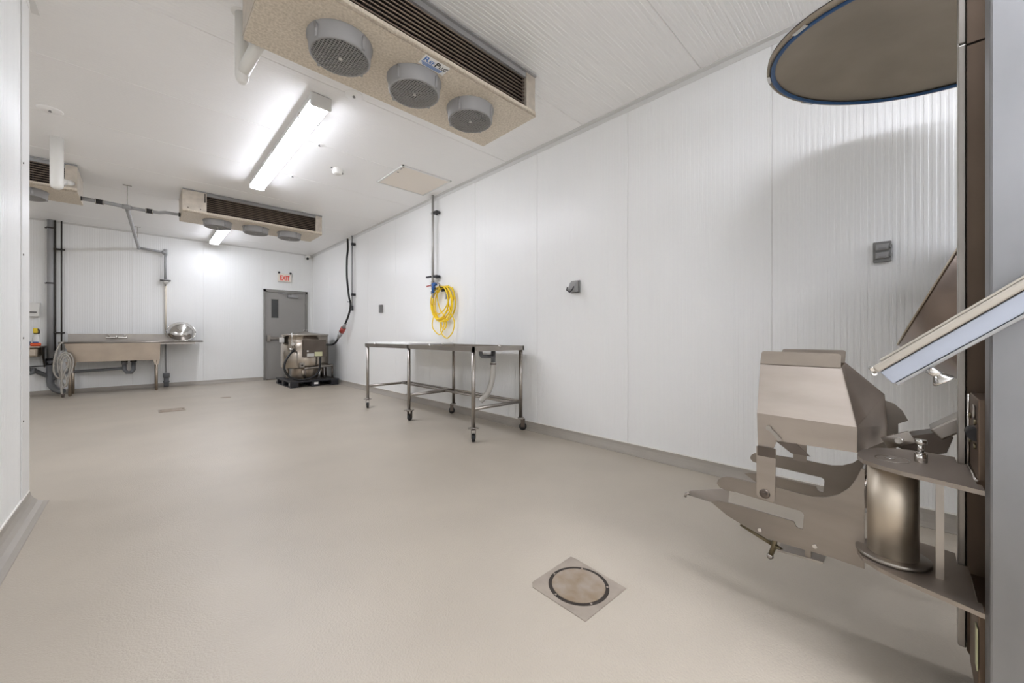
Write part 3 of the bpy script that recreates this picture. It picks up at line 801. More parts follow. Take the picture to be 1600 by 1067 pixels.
K = Vector((2.62, 9.36, 0)); zt = .136
t = thing('steam_kettle', 'round stainless steel jacketed kettle with lid and control box on black pallet', 'kettle', (K.x, K.y, zt))
b = MB(); b.lathe(K, (0, 0, 1), [(0, .36), (.20, .36), (.40, .37), (.462, .385), (.47, .40), (.47, .895), (.455, .905), (.455, 1.07), (.468, 1.075), (.468, 1.088)], 48); obj('kettle_body', b, 'steel_kettle', t)
b = MB(); b.lathe(K, (0, 0, 1), [(.48, 1.088), (.48, 1.098), (.46, 1.105), (.05, 1.155), (.04, 1.165), (0, 1.165)], 48); lid = obj('kettle_lid', b, 'steel', t)
b = MB(); b.tube([(K.x - .04, K.y - .05, 1.15), (K.x - .04, K.y - .05, 1.205), (K.x + .04, K.y - .02, 1.205), (K.x + .04, K.y - .02, 1.15)], .008, 8); obj('lid_handle', b, 'steel_bright', lid)
b = MB(); b.lathe(K, (0, 0, 1), [(.25, .14), (.27, .20), (.27, .37)], 32); obj('kettle_base', b, 'steel_sink', t)
for a in (PI * 1.38, PI * .1, PI * .75):
    p = K + Vector((math.cos(a), math.sin(a), 0)) * .40
    b = MB(); b.cyl((p.x, p.y, zt), (p.x, p.y, .40), .028, 12); b.cyl((p.x, p.y, zt), (p.x, p.y, zt + .012), .05, 12); obj('leg', b, 'steel_sink', t)
# control box facing the camera side
b = MB(); b.box((2.42, 8.74, .62), (2.86, 8.88, .985), .008); cb = obj('control_box', b, 'steel_dark', t)
b = MB(); b.box((2.48, 8.7375, .635), (2.62, 8.74, .70)); obj('nameplate', b, 'label_grey', cb)
b = MB(); b.box((2.63, 8.7375, .64), (2.78, 8.74, .73)); obj('nameplate', b, 'label_yellow', cb)
b = MB(); b.box((2.48, 8.7375, .735), (2.51, 8.74, .765)); obj('nameplate', b, 'paper_white', cb)
b = MB(); b.box((2.54, 8.88, .78), (2.74, 8.98, .86)); obj('box_arm', b, 'steel', cb)
b = MB(); b.box((2.11, 9.15, .93), (2.16, 9.36, 1.03), .004); obj('data_plate', b, 'label_grey', t)
b = MB(); b.cyl((2.26, 8.98, .70), (2.26, 8.98, 1.13), .009, 8); b.cyl((2.20, 8.95, .78), (2.34, 9.0, .79), .025, 10); b.cyl((2.27, 8.96, .90), (2.33, 9.10, .90), .035, 10); obj('valve', b, 'steel_bright', t)
b = MB(); b.box((2.37, 8.86, .405), (2.47, 8.93, .50), .006); pl = obj('drain_plate', b, 'steel', t)
b = MB(); b.cyl((2.42, 8.858, .45), (2.42, 8.85, .45), .018, 10); obj('plug', b, 'fan_dark', pl)
b = MB(); b.tube(spline([(2.46, 8.83, .38), (2.75, 8.84, .40), (3.0, 8.90, .415), (3.09, 9.05, .415), (3.08, 9.3, .41), (2.98, 9.5, .40)], 6), .022, 10)
bf = obj('base_rail', b, 'steel', t)
for p in ((3.05, 8.93), (2.88, 9.0), (3.05, 9.35), (2.47, 8.83)):
    b = MB(); b.cyl((p[0], p[1], zt), (p[0], p[1], .40), .018, 10); b.cyl((p[0], p[1], zt), (p[0], p[1], zt + .01), .04, 10); obj('rail_post', b, 'steel_dark', bf)
b = MB(); b.tube(spline([(2.30, 8.95, .76), (2.20, 8.86, .70), (2.09, 8.78, .55), (2.07, 8.76, .40), (2.14, 8.76, .25), (2.30, 8.78, .165), (2.48, 8.78, .160), (2.64, 8.80, .21), (2.74, 8.82, .33), (2.765, 8.83, .50), (2.77, 8.83, .61)], 6), .021, 12); obj('steam_hose', b, 'black_rubber', t)

# power cable from the wall to the kettle
t = thing('power_cable', 'black power cable drooping from the right wall to the kettle with grey and red plug', 'cable', (3.15, 8.2, 1.7))
b = MB(); b.tube(spline([(3.16, 8.33, H - .03), (3.13, 8.24, 2.9), (3.12, 8.26, 2.7), (3.12, 8.26, 2.3), (3.13, 8.18, 1.9), (3.14, 8.12, 1.72), (3.13, 8.20, 1.50), (3.11, 8.36, 1.30)], 8), .020, 12); obj('upper_cable', b, 'black_rubber', t)
b = MB(); b.tube([(3.115, 8.33, 1.33), (3.10, 8.40, 1.24)], [.028, .04], 14); b.tube([(3.085, 8.475, 1.155), (3.07, 8.55, 1.075), (3.06, 8.60, 1.02)], [.05, .042, .026], 14); pg = obj('plug', b, 'plastic_grey', t)
b = MB(); b.tube([(3.10, 8.40, 1.24), (3.085, 8.475, 1.155)], .054, 16); obj('plug_ring', b, 'red_plug', pg)
b = MB(); b.tube(spline([(3.065, 8.58, 1.04), (3.04, 8.68, .93), (3.0, 8.76, .885), (2.93, 8.80, .875), (2.85, 8.80, .88)], 8), .020, 12); obj('lower_cable', b, 'black_rubber', t)
t = thing('wall_conduit', 'grey vertical conduit on the right wall beside the hanging black cable', 'conduit', (3.17, 8.16, 1.6))
b = MB(); b.cyl((3.165, 8.10, 1.63), (3.165, 8.10, H), .014, 10); obj('tube', b, 'pvc_grey', t)
for z in (2.98, 1.93):
    b = MB(); b.box((3.13, 8.02, z - .025), (3.21, 8.09, z + .025), .006); obj('clamp', b, 'black_plastic', t)
b = MB(); b.box((3.14, 8.085, 1.60), (3.19, 8.12, 1.70), .004); b.cyl((3.08, 8.14, 1.78), (3.20, 8.14, 1.78), .008, 8); obj('cable_hook', b, 'black_plastic', t)

# ================================================================== HOSE DROP AND WALL DEVICES
t = thing('water_drop_pipe', 'grey vertical water pipe on the right wall above the yellow hose, with valve', 'pipe', (3.15, 4.93, 1.5))
wx, wy = 3.135, 4.955
b = MB(); b.cyl((wx, wy, 1.87), (wx, wy, H), .019, 12); obj('pipe', b, 'pipe_galv', t)
for z in (2.905, 1.95):
    b = MB(); b.cyl((wx - .01, wy, z), (XR - .002, wy, z), .016, 10); b.box((wx - .012, wy - .11, z - .018), (wx + .03, wy + .03, z + .018), .004); b.cyl((wx, wy - .09, z), (wx + .06, wy - .09, z), .022, 10); obj('pipe_clamp', b, 'black_plastic', t)
b = MB(); b.box((wx - .03, wy + .03, 1.945), (wx + .01, wy + .15, 1.968), .004); obj('clamp_handle', b, 'black_plastic', t)
b = MB(); b.cyl((wx, wy, 1.76), (wx, wy, 1.88), .024, 12); b.sphere((wx, wy, 1.82), .034, 12); obj('valve', b, 'steel_bright', t)
b = MB(); b.obox((wx - .02, wy + .07, 1.82), (.006, 0, 0), (0, .07, -.003), (0, 0, .008)); obj('lever', b, 'red_plug', t)
b = MB(); b.cyl((wx, wy + .02, 1.64), (wx, wy + .005, 1.76), .016, 10); b.cyl((wx, wy + .012, 1.70), (wx, wy + .01, 1.735), .024, 10); obj('outlet', b, 'pvc_dark', t)
t = thing('hose_hanger', 'black wall hook carrying the coiled yellow hose', 'hook', (XR, 4.72, 1.83))
b = MB(); b.box((XR - .012, 4.64, 1.72), (XR - .002, 4.83, 1.80), .003); b.tube([(XR - .01, 4.68, 1.775), (XR - .13, 4.68, 1.757), (XR - .145, 4.68, 1.80)], .009, 8); b.tube([(XR - .01, 4.80, 1.765), (XR - .13, 4.80, 1.747), (XR - .145, 4.80, 1.79)], .009, 8); obj('bracket', b, 'black_plastic', t)
b = MB()
for k in range(4): b.cyl((XR - .035, 4.60 + k * .03, 1.78), (XR - .035, 4.60 + k * .03, 1.60), .006, 6)
obj('tie_strap', b, 'outlet_grey', t)
def hz(pts, x=XR - .05):
    out = []
    for i, (u, v) in enumerate(pts):
        # picture offsets of the coil in wall metres: u toward the camera, v height
        out.append((x - .012 * (i % 3), 4.71 + (u - 4.71) * 1.3, v + .19))
    return out
t = thing('yellow_hose', 'yellow hose coiled on the hook above the wheeled table', 'hose', (XR - .05, 4.7, 1.28))
for k, (ra, rb, cy, cz, dx) in enumerate(((.262, .255, 4.69, 1.53, .045), (.235, .24, 4.735, 1.545, .065), (.26, .25, 4.70, 1.525, .085), (.225, .235, 4.75, 1.55, .10))):
    b = MB()
    ring_ = [(XR - dx - .006 * math.sin(3 * a), cy + ra * math.cos(a) - .02 * math.sin(a), cz + rb * math.sin(a)) for a in [2 * PI * i / 40 for i in range(41)]]
    b.tube(ring_, .0105, 8); obj('coil', b, 'yellow_hose', t)
b = MB(); b.tube(spline(hz([(4.83, 1.58), (4.83, 1.45), (4.75, 1.25), (4.69, 1.16), (4.645, 1.03), (4.68, .965), (4.74, 1.00), (4.75, 1.08), (4.70, 1.15), (4.57, 1.30), (4.50, 1.45), (4.52, 1.56)]), 7), .0085, 8); obj('loose_loop', b, 'yellow_hose', t)
b = MB(); b.tube(spline(hz([(4.58, 1.50), (4.66, 1.30), (4.78, 1.20), (4.88, 1.22), (4.93, 1.12), (4.92, 1.0), (4.84, .905), (4.76, .91), (4.70, .99), (4.71, 1.14)], XR - .04), 7), .0085, 8); obj('loose_loop', b, 'yellow_hose', t)
b = MB(); b.tube(spline(hz([(4.62, 1.55), (4.60, 1.40), (4.545, 1.22), (4.50, 1.08), (4.51, .94), (4.58, .855), (4.66, .85), (4.73, .92), (4.735, 1.05), (4.69, 1.15)], XR - .06), 7), .0085, 8); obj('loose_loop', b, 'yellow_hose', t)
t = thing('spray_gun', 'blue spray gun hanging at the top of the yellow hose coil', 'spray gun', (XR - .1, 4.79, 1.73))
b = MB(); b.tube([(XR - .13, 4.87, 1.70), (XR - .13, 4.86, 1.78), (XR - .13, 4.84, 1.82)], [.020, .024, .026], 12); b.box((XR - .155, 4.79, 1.80), (XR - .105, 4.88, 1.845), .008); obj('body', b, 'blue_plastic', t)
b = MB(); b.cyl((XR - .13, 4.87, 1.70), (XR - .13, 4.875, 1.62), .016, 10); b.tube([(XR - .13, 4.80, 1.83), (XR - .14, 4.72, 1.83), (XR - .14, 4.67, 1.80)], .008, 8); obj('fitting', b, 'steel', t)

t = thing('wall_switch', 'small grey switch box on the right wall between cable and yellow hose', 'switch', (XR, 6.81, 1.5))
b = MB(); b.box((XR - .045, 6.765, 1.50), (XR - .002, 6.86, 1.645), .006); obj('box', b, 'outlet_grey', t)
b = MB(); b.box((XR - .050, 6.78, 1.575), (XR - .045, 6.845, 1.635), .003); b.box((XR - .050, 6.78, 1.51), (XR - .045, 6.845, 1.565), .003); obj('rocker', b, 'ink_grey', t)
t = thing('wall_outlet', 'grey angled outlet with flip cover on the right wall, middle of the panels', 'outlet', (XR, 2.385, 1.5))
b = MB(); b.box((XR - .02, 2.325, 1.505), (XR - .002, 2.435, 1.63), .005); obj('base', b, 'outlet_grey', t)
b = MB(); b.prism([(XR - .02, 2.34, 1.625), (XR - .045, 2.34, 1.61), (XR - .085, 2.34, 1.535), (XR - .075, 2.34, 1.51), (XR - .02, 2.34, 1.515)], (0, .085, 0)); obj('flip_cover', b, 'plastic_grey', t)
b = MB(); b.tube([(XR - .088, 2.425, 1.56), (XR - .105, 2.42, 1.53), (XR - .10, 2.385, 1.505), (XR - .105, 2.35, 1.53), (XR - .088, 2.345, 1.56)], .007, 8); obj('hook', b, 'black_plastic', t)
t = thing('double_outlet', 'grey square weatherproof double outlet on the right wall near the machine', 'outlet', (XR, .117, 1.5))
b = MB(); b.box((XR - .022, .078, 1.505), (XR - .002, .158, 1.628), .004); obj('base', b, 'outlet_grey', t)
for z in (1.593, 1.543):
    b = MB(); b.box((XR - .034, .086, z - .018), (XR - .022, .146, z + .018), .004); f_ = obj('flap', b, 'plastic_grey', t)
    b = MB(); b.box((XR - .038, .10, z - .012), (XR - .034, .132, z - .004)); b.box((XR - .04, .075, z - .01), (XR - .022, .086, z + .01), .003); obj('flap_tab', b, 'ink_grey', f_)

# ================================================================== WHEELED TABLE
TX0, TX1, TY0, TY1, TZ = 2.385, 3.115, 3.03, 5.61, .955
t = thing('wheeled_table', 'long stainless steel work table on six casters by the right wall', 'table', (2.75, 4.33, 0))
legs = [(x, y) for x in (2.41, 3.09) for y in (3.06, 4.36, 5.58)]
for (lx, ly) in legs:
    b = MB(); b.cyl((lx, ly, .14), (lx, ly, TZ - .045), .021, 14); obj('leg', b, 'steel', t)
b = MB()
for a_, c_ in (((TX0, TY0), (TX0 + .022, TY1)), ((TX1 - .022, TY0), (TX1, TY1)), ((TX0, TY0), (TX1, TY0 + .022)), ((TX0, TY1 - .022), (TX1, TY1)), ((TX0, 4.33), (TX1, 4.36))):
    b.box((a_[0], a_[1], TZ - .05), (c_[0], c_[1], TZ))
obj('top_frame', b, 'steel', t)
b = MB(); b.box((TX0 + .022, TY0 + .022, TZ - .05), (TX1 - .022, 4.33, TZ - .04)); pan = obj('drain_pan', b, 'steel_sink', t)
b = MB()
for p in ((TX0 + .01, 3.85), (TX0 + .01, 5.30), (2.75, TY0 + .01), (2.9, 4.34)):
    b.cyl((p[0], p[1], TZ - .02), (p[0], p[1], TZ + .016), .014, 8)
obj('locating_pin', b, 'steel_bright', t)
for yy in (3.06, 4.36, 5.58):
    b = MB(); b.cyl((2.41, yy, .325), (3.09, yy, .325), .019, 12); obj('cross_rail', b, 'steel', t)
for xx in (2.955, 3.09):
    b = MB(); b.cyl((xx, 3.06, .325), (xx, 5.58, .325), .015, 12); obj('long_rail', b, 'steel', t)
def caster(lx, ly, ang):
    u = Vector((math.cos(ang), math.sin(ang), 0)); w = Vector((-u.y, u.x, 0))
    c = Vector((lx, ly, 0)); wc = c + u * .025
    root = MB(); root.cyl((lx, ly, .128), (lx, ly, .142), .034, 14); root.obox(c + Vector((0, 0, .132)), u * .03, w * .055, (0, 0, .004)); fo = obj('caster', root, 'steel', t, origin=(lx, ly, 0))
    b = MB()
    for s in (-1, 1): b.obox(wc + w * .022 * s + Vector((0, 0, .082)), u * .022, w * .002, (0, 0, .046))
    b.obox(c + u * .012 + Vector((0, 0, .124)), u * .034, w * .024, (0, 0, .004)); obj('fork', b, 'steel_dark', fo, origin=(lx, ly, 0))
    b = MB(); b.lathe(wc + Vector((0, 0, .0425)), w, [(.012, -.017), (.038, -.017), (.0425, -.010), (.0425, .010), (.038, .017), (.012, .017)], 20); obj('wheel', b, 'black_rubber', fo, origin=(lx, ly, 0))
for i, (lx, ly) in enumerate(legs): caster(lx, ly, (-2.2, .6, -2.0, -.9, 2.5, .9)[i])
b = MB(); b.tube([(2.62, 3.20, TZ - .05), (2.62, 3.20, .87), (2.64, 3.20, .845), (2.70, 3.20, .84), (2.80, 3.20, .84)], .021, 12); b.cyl((2.80, 3.20, .90), (2.80, 3.20, .76), .026, 12); dp = obj('drain_outlet', b, 'pvc_dark', pan)
t2 = thing('drain_hose', 'translucent grey corrugated hose hanging under the wheeled table', 'hose', (2.80, 3.20, .4))
hpts = spline([(2.80, 3.20, .775), (2.80, 3.205, .65), (2.785, 3.22, .53), (2.75, 3.25, .42), (2.70, 3.30, .345)], 14)
b = MB(); b.tube(hpts, [.030 if i % 2 else .0335 for i in range(len(hpts))], 14); obj('hose', b, 'clear_hose', t2)
b = MB(); b.lathe((2.80, 3.20, .755), (0, 0, 1), [(.034, -.008), (.036, 0), (.034, .008)], 14); obj('hose_clamp', b, 'steel_dark', t2)
b = MB(); b.box((TX0 + .10, 4.30, TZ - .0395), (TX1 - .03, TY1 - .03, TZ + .018), .003)
b2 = MB(); b2.box((TX0 + .03, 4.365, TZ - .035), (TX1 - .03, TY1 - .027, TZ + .020), .003); b.bm.free()
single('cutting_board', b2, 'board_white', 'large white plastic cutting board in the far half of the wheeled table', 'board', (2.75, 4.98, TZ))

# ================================================================== LIFTING MACHINE (right foreground)
t = thing('bin_lift', 'stainless steel column bin lift with forks and hood in the right foreground', 'machine', (1.7, -.3, 0))
# column posts
b = MB(); b.box((1.471, -.62, .004), (1.556, -.132, 3.02), .005); obj('column_post', b, 'steel_mast', t)
b = MB()
far_prof = [(-.118, .11), (-.118, 1.938), (-.60, 1.938), (-.60, .004), (-.17, .004)]
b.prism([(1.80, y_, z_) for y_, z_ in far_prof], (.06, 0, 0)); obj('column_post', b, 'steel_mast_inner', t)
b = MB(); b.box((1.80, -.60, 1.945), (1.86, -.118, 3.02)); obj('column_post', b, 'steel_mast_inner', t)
b = MB(); b.box((1.785, -.1165, .122), (1.83, -.100, 1.940), .003); obj('post_lip', b, 'steel', t)
b = MB(); b.box((1.785, -.1165, 1.946), (1.83, -.100, 3.02), .003); obj('post_lip', b, 'steel', t)
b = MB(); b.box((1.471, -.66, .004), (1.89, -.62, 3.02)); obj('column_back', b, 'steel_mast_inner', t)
b = MB(); b.box((1.46, -.70, .0), (1.92, -.20, .012)); obj('base_plate', b, 'steel_dark', t)
# carriage with roller
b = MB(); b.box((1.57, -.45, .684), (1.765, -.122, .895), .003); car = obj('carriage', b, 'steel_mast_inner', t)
b = MB(); b.cyl((1.60, -.121, .797), (1.66, -.121, .797), .017, 14); obj('roller', b, 'fan_dark', car)
b = MB(); b.lathe((1.63, -.1215, .855), (0, 1, 0), [(.014, 0), (.02, .002), (.02, .004), (.013, .004)], 18, close=True); obj('bolt_ring', b, 'steel', car)
b = MB()
for xx, zz in ((1.735, .83), (1.735, .76), (1.61, .83), (1.61, .765)): b.cyl((xx, -.123, zz), (xx, -.117, zz), .008, 8)
obj('weld_bead', b, 'brass', car)
b = MB(); b.tube([(1.575, -.119, .682), (1.76, -.119, .682)], .004, 6); b.tube([(1.763, -.119, .684), (1.763, -.119, .89)], .0035, 6); obj('weld_seam', b, 'steel_bright', car)
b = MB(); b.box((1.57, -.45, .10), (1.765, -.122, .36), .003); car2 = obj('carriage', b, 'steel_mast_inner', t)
b = MB(); b.box((1.565, -.1215, .19), (1.60, -.1195, .30)); obj('sticker', b, 'label_yellow', car2)
# arm plates
out = [(1.505, -.128), (1.536, -.045), (1.558, .02), (1.585, .068), (1.62, .103), (1.665, .119), (1.72, .121), (1.775, .108), (1.825, .08), (1.86, .035), (1.876, -.026), (1.862, -.098), (1.78, -.098), (1.78, -.1195), (1.56, -.1195), (1.56, -.128)]
for z0, n_ in ((.664, 0), (.359, 1)):
    b = MB(); b.prism([(x_, y_, z0) for x_, y_ in out], (0, 0, .012)); arm = obj('arm_plate', b, 'steel_brushed', t)
    if n_ == 0:
        b = MB(); b.lathe((1.69, .04, .676), (0, 0, 1), [(.04, 0), (.04, .0012), (.0375, .0012), (.0375, .0002)], 28, False, True); b.cyl((1.70, .045, .676), (1.70, .045, .6775), .012, 16); obj('pivot_mark', b, 'steel_bright', arm)
        bc_ = Vector((1.715, -.022, .676))
        b = MB(); b.cyl(bc_, bc_ + Vector((0, 0, .026)), .0145, 6); b.cyl(bc_ + Vector((0, 0, .026)), bc_ + Vector((0, 0, .031)), .011, 12); b.cyl(bc_ + Vector((0, 0, .031)), bc_ + Vector((0, 0, .056)), .0075, 12); b.cyl(bc_ + Vector((0, 0, .056)), bc_ + Vector((0, 0, .068)), .0135, 14); obj('locking_bolt', b, 'chrome', arm)
b = MB(); b.cyl((1.69, .039, .384), (1.69, .039, .6635), .0585, 40); obj('pivot_tube', b, 'steel_tube', t)
b = MB(); b.lathe((1.69, .039, .3715), (0, 0, 1), [(0, 0), (.082, 0), (.086, .003), (.086, .010), (.083, .0125), (0, .0125)], 40); obj('pivot_flange', b, 'steel', t)
b = MB(); b.box((1.632, -.066, .371), (1.652, -.050, .664)); obj('tie_bar', b, 'steel', t)

# bin forks: two slotted plates
near = [(.551, .457), (.546, .472), (.534, .484), (.517, .492), (.499, .495), (.414, .495), (.348, .499), (.293, .496), (.238, .496), (.203, .504), (.169, .523), (.140, .555), (.123, .59), (.112, .625), (.104, .625),
        (.104, .30), (.186, .303), (.372, .296), (.458, .319), (.513, .338), (.575, .374), (.55, .384), (.510, .390), (.446, .391), (.293, .389), (.287, .374), (.280, .370), (.267, .371), (.263, .422), (.266, .430), (.276, .434),
        (.36, .436), (.480, .441), (.515, .438), (.540, .443)]
near_f = [p for p in near]
far_f = near[:13] + [(.112, .66), (.100, .785), (.072, .80), (.045, .79), (.022, .765), (.006, .728), (.034, .712), (.034, .645), (.050, .55), (.050, .36), (.104, .345), (.186, .345), (.29, .345), (.372, .335), (.458, .345)] + near[19:]
for xf, lst in ((1.70, near_f), (2.17, far_f)):
    b = MB(); b.prism([(xf, y_, z_) for y_, z_ in lst], (.007, 0, 0)); fk = obj('fork_plate', b, 'steel_fork', t)
    b = MB()
    sx = -1 if xf < 2 else -1
    for yy, zz in ((.398, .322), (.232, .325)):
        b.cyl((xf - .001, yy, zz), (xf - .006, yy, zz), .007, 10)
    obj('bolt_head', b, 'steel_bright', fk)
    if xf > 2: continue
    # bent tip of the lower prong
    b = MB(); b.prism([(xf, .571, .372), (xf, .508, .389), (xf + .03, .512, .437), (xf + .04, .672, .378), (xf + .036, .684, .360)], (.005, .003, 0)); obj('prong_tip', b, 'steel_fork', fk)
    b = MB(); b.tube([(xf + .034, .674, .372), (xf + .034, .688, .364), (xf + .034, .692, .350)], .006, 8); obj('tip_stop', b, 'steel', fk)
b = MB(); b.tube([(1.707, .118, .548), (2.17, .118, .548)], .012, 14); obj('cross_rod', b, 'steel_bright', t)
b = MB(); b.tube([(1.707, .15, .36), (2.17, .15, .36)], .014, 14); obj('cross_rod', b, 'steel', t)
b = MB(); b.prism([(1.707, .21, .268), (1.707, .345, .258), (1.707, .345, .265), (1.707, .21, .275)], (.20, 0, 0)); obj('bottom_plate', b, 'steel', t)
b = MB(); b.box((1.712, .245, .265), (1.73, .262, .30)); obj('plate_lug', b, 'steel_fork', t)
b = MB(); b.tube([(1.74, .475, .302), (1.745, .36, .258)], .007, 8); b.tube([(1.73, .355, .30), (1.74, .362, .255), (1.735, .372, .222)], .009, 8); b.tube([(1.72, .335, .262), (1.76, .38, .262)], .008, 8); kn = obj('latch_handle', b, 'brass', t)
b = MB(); b.sphere((1.735, .373, .218), .012, 10); obj('handle_knob', b, 'steel', kn)

# hood
def ph(p): return Vector(p)
NTL, NTR = (1.82, .420, 1.000), (1.82, .174, .998)
N1L, N1R = (1.82, .425, .949), (1.82, .174, .946)
N2L, N2R = (1.70, .408, .766), (1.70, .125, .760)
N3L, N3R = (1.70, .405, .669), (1.70, .125, .676)
FTL, FTR = (1.94, .374, 1.007), (1.94, .171, 1.007)
F1L, F1R = (1.94, .376, .958), (1.94, .174, .958)
F2L, F2R = (2.16, .405, .825), (2.16, .075, .825)
F3L, F3R = (2.16, .405, .70), (2.16, .067, .700)
F4R = (2.16, .069, .640)
hood = bpy.data.objects.new('hood', None); COL.objects.link(hood); hood.parent = t
hood.location = Vector((1.9, .25, .8)) - t.location
def sheet(name, polys, th=.003, m='steel_brushed'):
    b = MB()
    for p in polys: b.face(p)
    bmesh.ops.remove_doubles(b.bm, verts=b.bm.verts, dist=.0005)
    bmesh.ops.recalc_face_normals(b.bm, faces=b.bm.faces)
    bmesh.ops.solidify(b.bm, geom=list(b.bm.faces), thickness=th)
    return obj(name, b, m, hood)
def rnd(a, c, d):   # a rounded top corner strip of a flange
    return a
fl = lambda L, R, L1, R1: [(L1[0], L1[1], L1[2]), (L[0], L[1], L[2] - .008), (L[0], L[1] - .003, L[2] - .002), (L[0], L[1] - .009, L[2]), (R[0], R[1] + .009, R[2]), (R[0], R[1] + .003, R[2] - .002), (R[0], R[1], R[2] - .008), (R1[0], R1[1], R1[2])]
sheet('top_flange', [fl(NTL, NTR, N1L, N1R)])
sheet('side_panel', [[N1L, N1R, N2R, N2L]])
sheet('lower_skirt', [[N2L, N2R, N3R, (1.70, .30, .672), (1.70, .345, .669), (1.70, .355, .640), N3L[:2] + (.640,)]])
sheet('top_flange', [fl(FTL, FTR, F1L, F1R)])
sheet('side_panel', [[F1L, F1R, F2R, F2L]])
sheet('lower_skirt', [[F2L, F2R, F4R, (2.16, .405, .64)]])
sheet('end_panel', [[N1R, (1.88, .174, .952), F1R, F2R, F3R, N2R], [N2R, F3R, F4R, N3R]])
b = MB(); b.prism([(1.693, .405, .642), (1.693, .348, .642), (1.693, .346, .606), (1.693, .405, .606)], (.003, 0, 0)); obj('link_strap', b, 'steel_dark', hood)
b = MB()
b.prism([(1.694, .409, .640), (1.694, .408, .455), (1.694, .402, .447), (1.694, .357, .440), (1.694, .350, .447), (1.694, .345, .640)], (.0035, 0, 0)); ls = obj('link_strap', b, 'steel_brushed', hood)
b = MB(); b.lathe((1.694, .381, .466), (-1, 0, 0), [(.017, 0), (.017, .003), (.012, .004), (0, .004)], 20); b.cyl((1.690, .381, .466), (1.685, .381, .466), .007, 8); obj('washer', b, 'steel_dark', ls)
b = MB(); b.prism([(2.165, .375, .645), (2.165, .325, .645), (2.165, .325, .49), (2.165, .375, .49)], (.0035, 0, 0)); obj('link_strap', b, 'steel_brushed', hood)
b = MB(); b.cyl((1.70, .368, .716), (1.688, .368, .716), .009, 12); b.obox((1.692, .352, .700), (.003, 0, 0), (0, .014, .014), (0, -.004, .0045)); b.obox((1.692, .337, .684), (.005, 0, 0), (0, .006, .008), (0, -.005, .004)); obj('latch_pin', b, 'steel', hood)
b = MB(); b.prism([(1.700, .350, .672), (1.700, .300, .635), (1.70, .245, .635), (1.70, .285, .672)], (.004, 0, 0)); obj('hood_bracket', b, 'steel_dark', hood)

# foot lever behind the arm
b = MB(); b.prism([(1.96, .045, .690), (1.96, -.02, .715), (1.96, -.075, .735), (1.96, -.10, .72), (1.96, -.085, .665), (1.96, -.02, .640), (1.96, .03, .660)], (.10, 0, 0)); lv = obj('release_lever', b, 'steel_dark', t)
b = MB(); b.obox((2.01, -.095, .752), (.055, 0, 0), (0, -.036, .030), (0, .014, .017), .006); obj('lever_grip', b, 'steel', lv)
b = MB(); b.obox((1.95, .03, .69), (.008, 0, 0), (0, -.035, .018), (0, .01, .018)); b.cyl((1.93, .03, .69), (1.97, .02, .69), .01, 10); obj('lever_pin', b, 'steel_bright', lv)

# tilted control panel on the column
d_ = Vector((0, -.231, .197)).normalized(); n_ = Vector((0, .197, .231)).normalized()
P0 = Vector((1.40, .045, .953))        # lower end, middle of the thickness
L_ = .62
def slab(mb, x0, x1, l0, l1, h0, h1, bev=.002):
    c = P0 + d_ * ((l0 + l1) / 2) + n_ * ((h0 + h1) / 2); c.x = (x0 + x1) / 2
    return mb.obox(c, ((x1 - x0) / 2, 0, 0), d_ * (l1 - l0) / 2, n_ * (h1 - h0) / 2, bev)
b = MB(); slab(b, 1.402, 1.462, .0, L_, -.021, .016); cp = obj('control_panel', b, 'panel_paint', t)
b = MB(); slab(b, 1.396, 1.466, -.004, L_ + .004, .018, .036, .004); slab(b, 1.404, 1.462, .02, L_, .036, .042); obj('panel_cover', b, 'panel_edge', cp)
b = MB(); slab(b, 1.399, 1.465, .004, L_ + .004, -.030, -.0225, .002); obj('panel_rail', b, 'plastic_grey', cp)
b = MB(); slab(b, 1.400, 1.404, .01, L_, .0162, .0178, 0); obj('panel_seam', b, 'dark_gap', cp)
q = P0 + n_ * .03 - d_ * .006
b = MB(); b.cyl((1.40, q.y, q.z), (1.408, q.y + .004, q.z + .004), .006, 10); b.cyl((1.42, q.y - .002, q.z - .012), (1.43, q.y, q.z - .014), .006, 10); obj('cover_screw', b, 'chrome', cp)
q = P0 + d_ * .075 - n_ * .03
b = MB(); b.cyl(q, q - n_ * .018 - Vector((0, .004, 0)), .010, 14); b.lathe(q - n_ * .016 - Vector((0, .003, 0)), (-.0, -.55, -.8), [(.008, 0), (.012, .004), (.020, .016), (.021, .020), (.018, .022), (0, .018)], 20); obj('chrome_knob', b, 'chrome', cp)
b = MB(); b.box((1.462, -.24, 1.10), (1.4705, -.16, 1.16)); obj('panel_mount', b, 'steel_dark', cp)

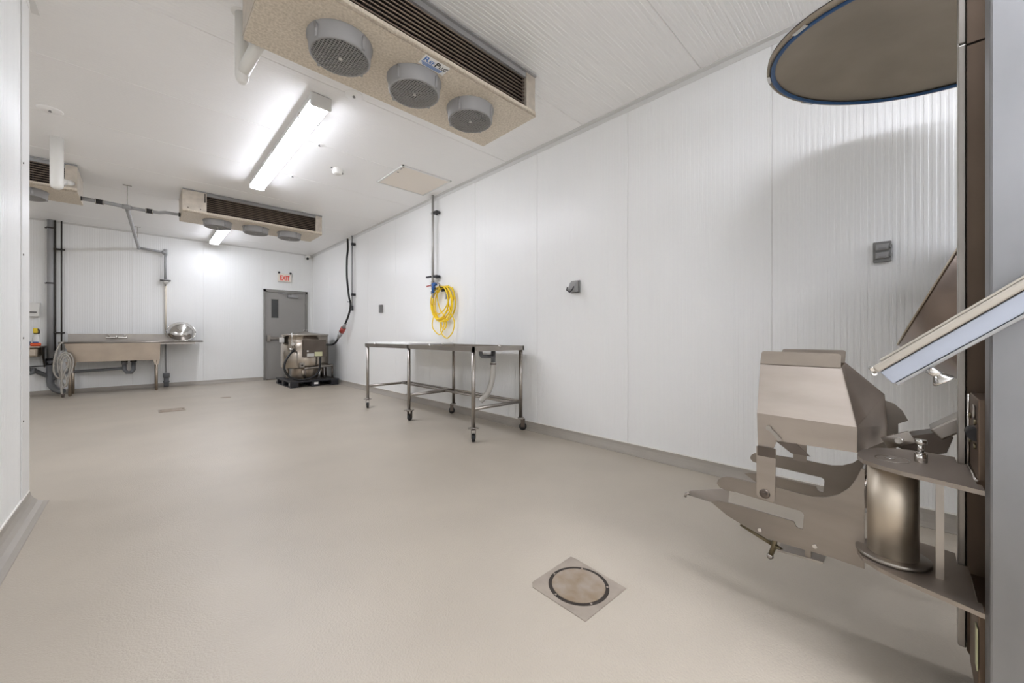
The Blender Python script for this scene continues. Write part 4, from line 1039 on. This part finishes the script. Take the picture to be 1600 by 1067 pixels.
# ================================================================== TUMBLER WITH OPEN LID
lc = Vector((2.43, -.03, 2.325)); ln = Vector((.038, .154, -.987)).normalized(); LR = .56
t = thing('vacuum_tumbler', 'large steel tumbler drum with raised round lid and blue gasket behind the column', 'machine', (2.64, -.6, 0))
b = MB()
prof = [(LR - .004, -.020), (LR, -.014), (LR, .004), (LR - .012, .006), (LR - .012, -.002)]
for k in range(0, 9):
    r_ = (LR - .040) * (1 - k / 8)
    prof.append((r_, -.004 - .085 * (1 - (r_ / (LR - .040)) ** 2)))
b.lathe(lc, ln, prof, 72); lidt = obj('lid', b, 'steel_lid', t)
prof = []
for k in range(0, 9):
    r_ = LR * k / 8
    prof.append((r_, -.11 + .09 * (r_ / LR) ** 2))
b = MB(); b.lathe(lc, ln, prof, 72); obj('lid_back', b, 'steel', lidt)
b = MB(); b.lathe(lc, ln, [(LR - .018, .000), (LR - .017, .008), (LR - .024, .011), (LR - .033, .009), (LR - .036, .001)], 72); obj('gasket', b, 'blue_gasket', lidt)
u1 = ln.cross(Vector((0, 0, 1))).normalized(); u2 = ln.cross(u1)
for a in (3.6, 4.35, 5.1):
    p = lc + (u1 * math.cos(a) + u2 * math.sin(a)) * (LR - .009)
    tg = -u1 * math.sin(a) + u2 * math.cos(a)
    b = MB(); b.obox(p + ln * .004, tg * .035, (u1 * math.cos(a) + u2 * math.sin(a)) * .007, ln * .006); obj('gasket_clip', b, 'steel_bright', lidt)
dn = Vector((0, .913, .408)).normalized()       # mouth direction
dcn = Vector((2.64, -.137, 1.43)); DR = .45
b = MB(); b.lathe(dcn, -dn, [(DR - .02, .02), (DR - .006, .0), (DR, .004), (DR + .055, .20), (DR + .06, .24), (DR + .06, .75), (DR - .10, 1.0), (0, 1.05)], 72); dr = obj('drum', b, 'steel_drum', t)
b = MB(); b.lathe(dcn, -dn, [(DR - .010, .0), (DR - .010, .006), (DR + .003, .006), (DR + .003, .0)], 72, True, True); obj('mouth_rim', b, 'steel_tube', dr)
e = dcn - dn * .5
b = MB(); b.box((2.25, -1.15, .0), (2.33, -.35, .08)); b.box((2.95, -1.15, 0), (3.03, -.35, .08))
for xx in (2.29, 2.99):
    b.box((xx - .035, -1.10, .08), (xx + .035, -1.03, .95)); b.box((xx - .035, -.45, .08), (xx + .035, -.38, .85))
obj('stand', b, 'steel', t)
b = MB(); b.tube([lc - ln * .10, lc - ln * .17, (2.45, -.45, 2.52), (2.48, -.95, 2.15), (2.52, -1.02, 1.55), (2.54, -1.0, 1.35)], .03, 14); obj('lid_arm', b, 'steel', t)
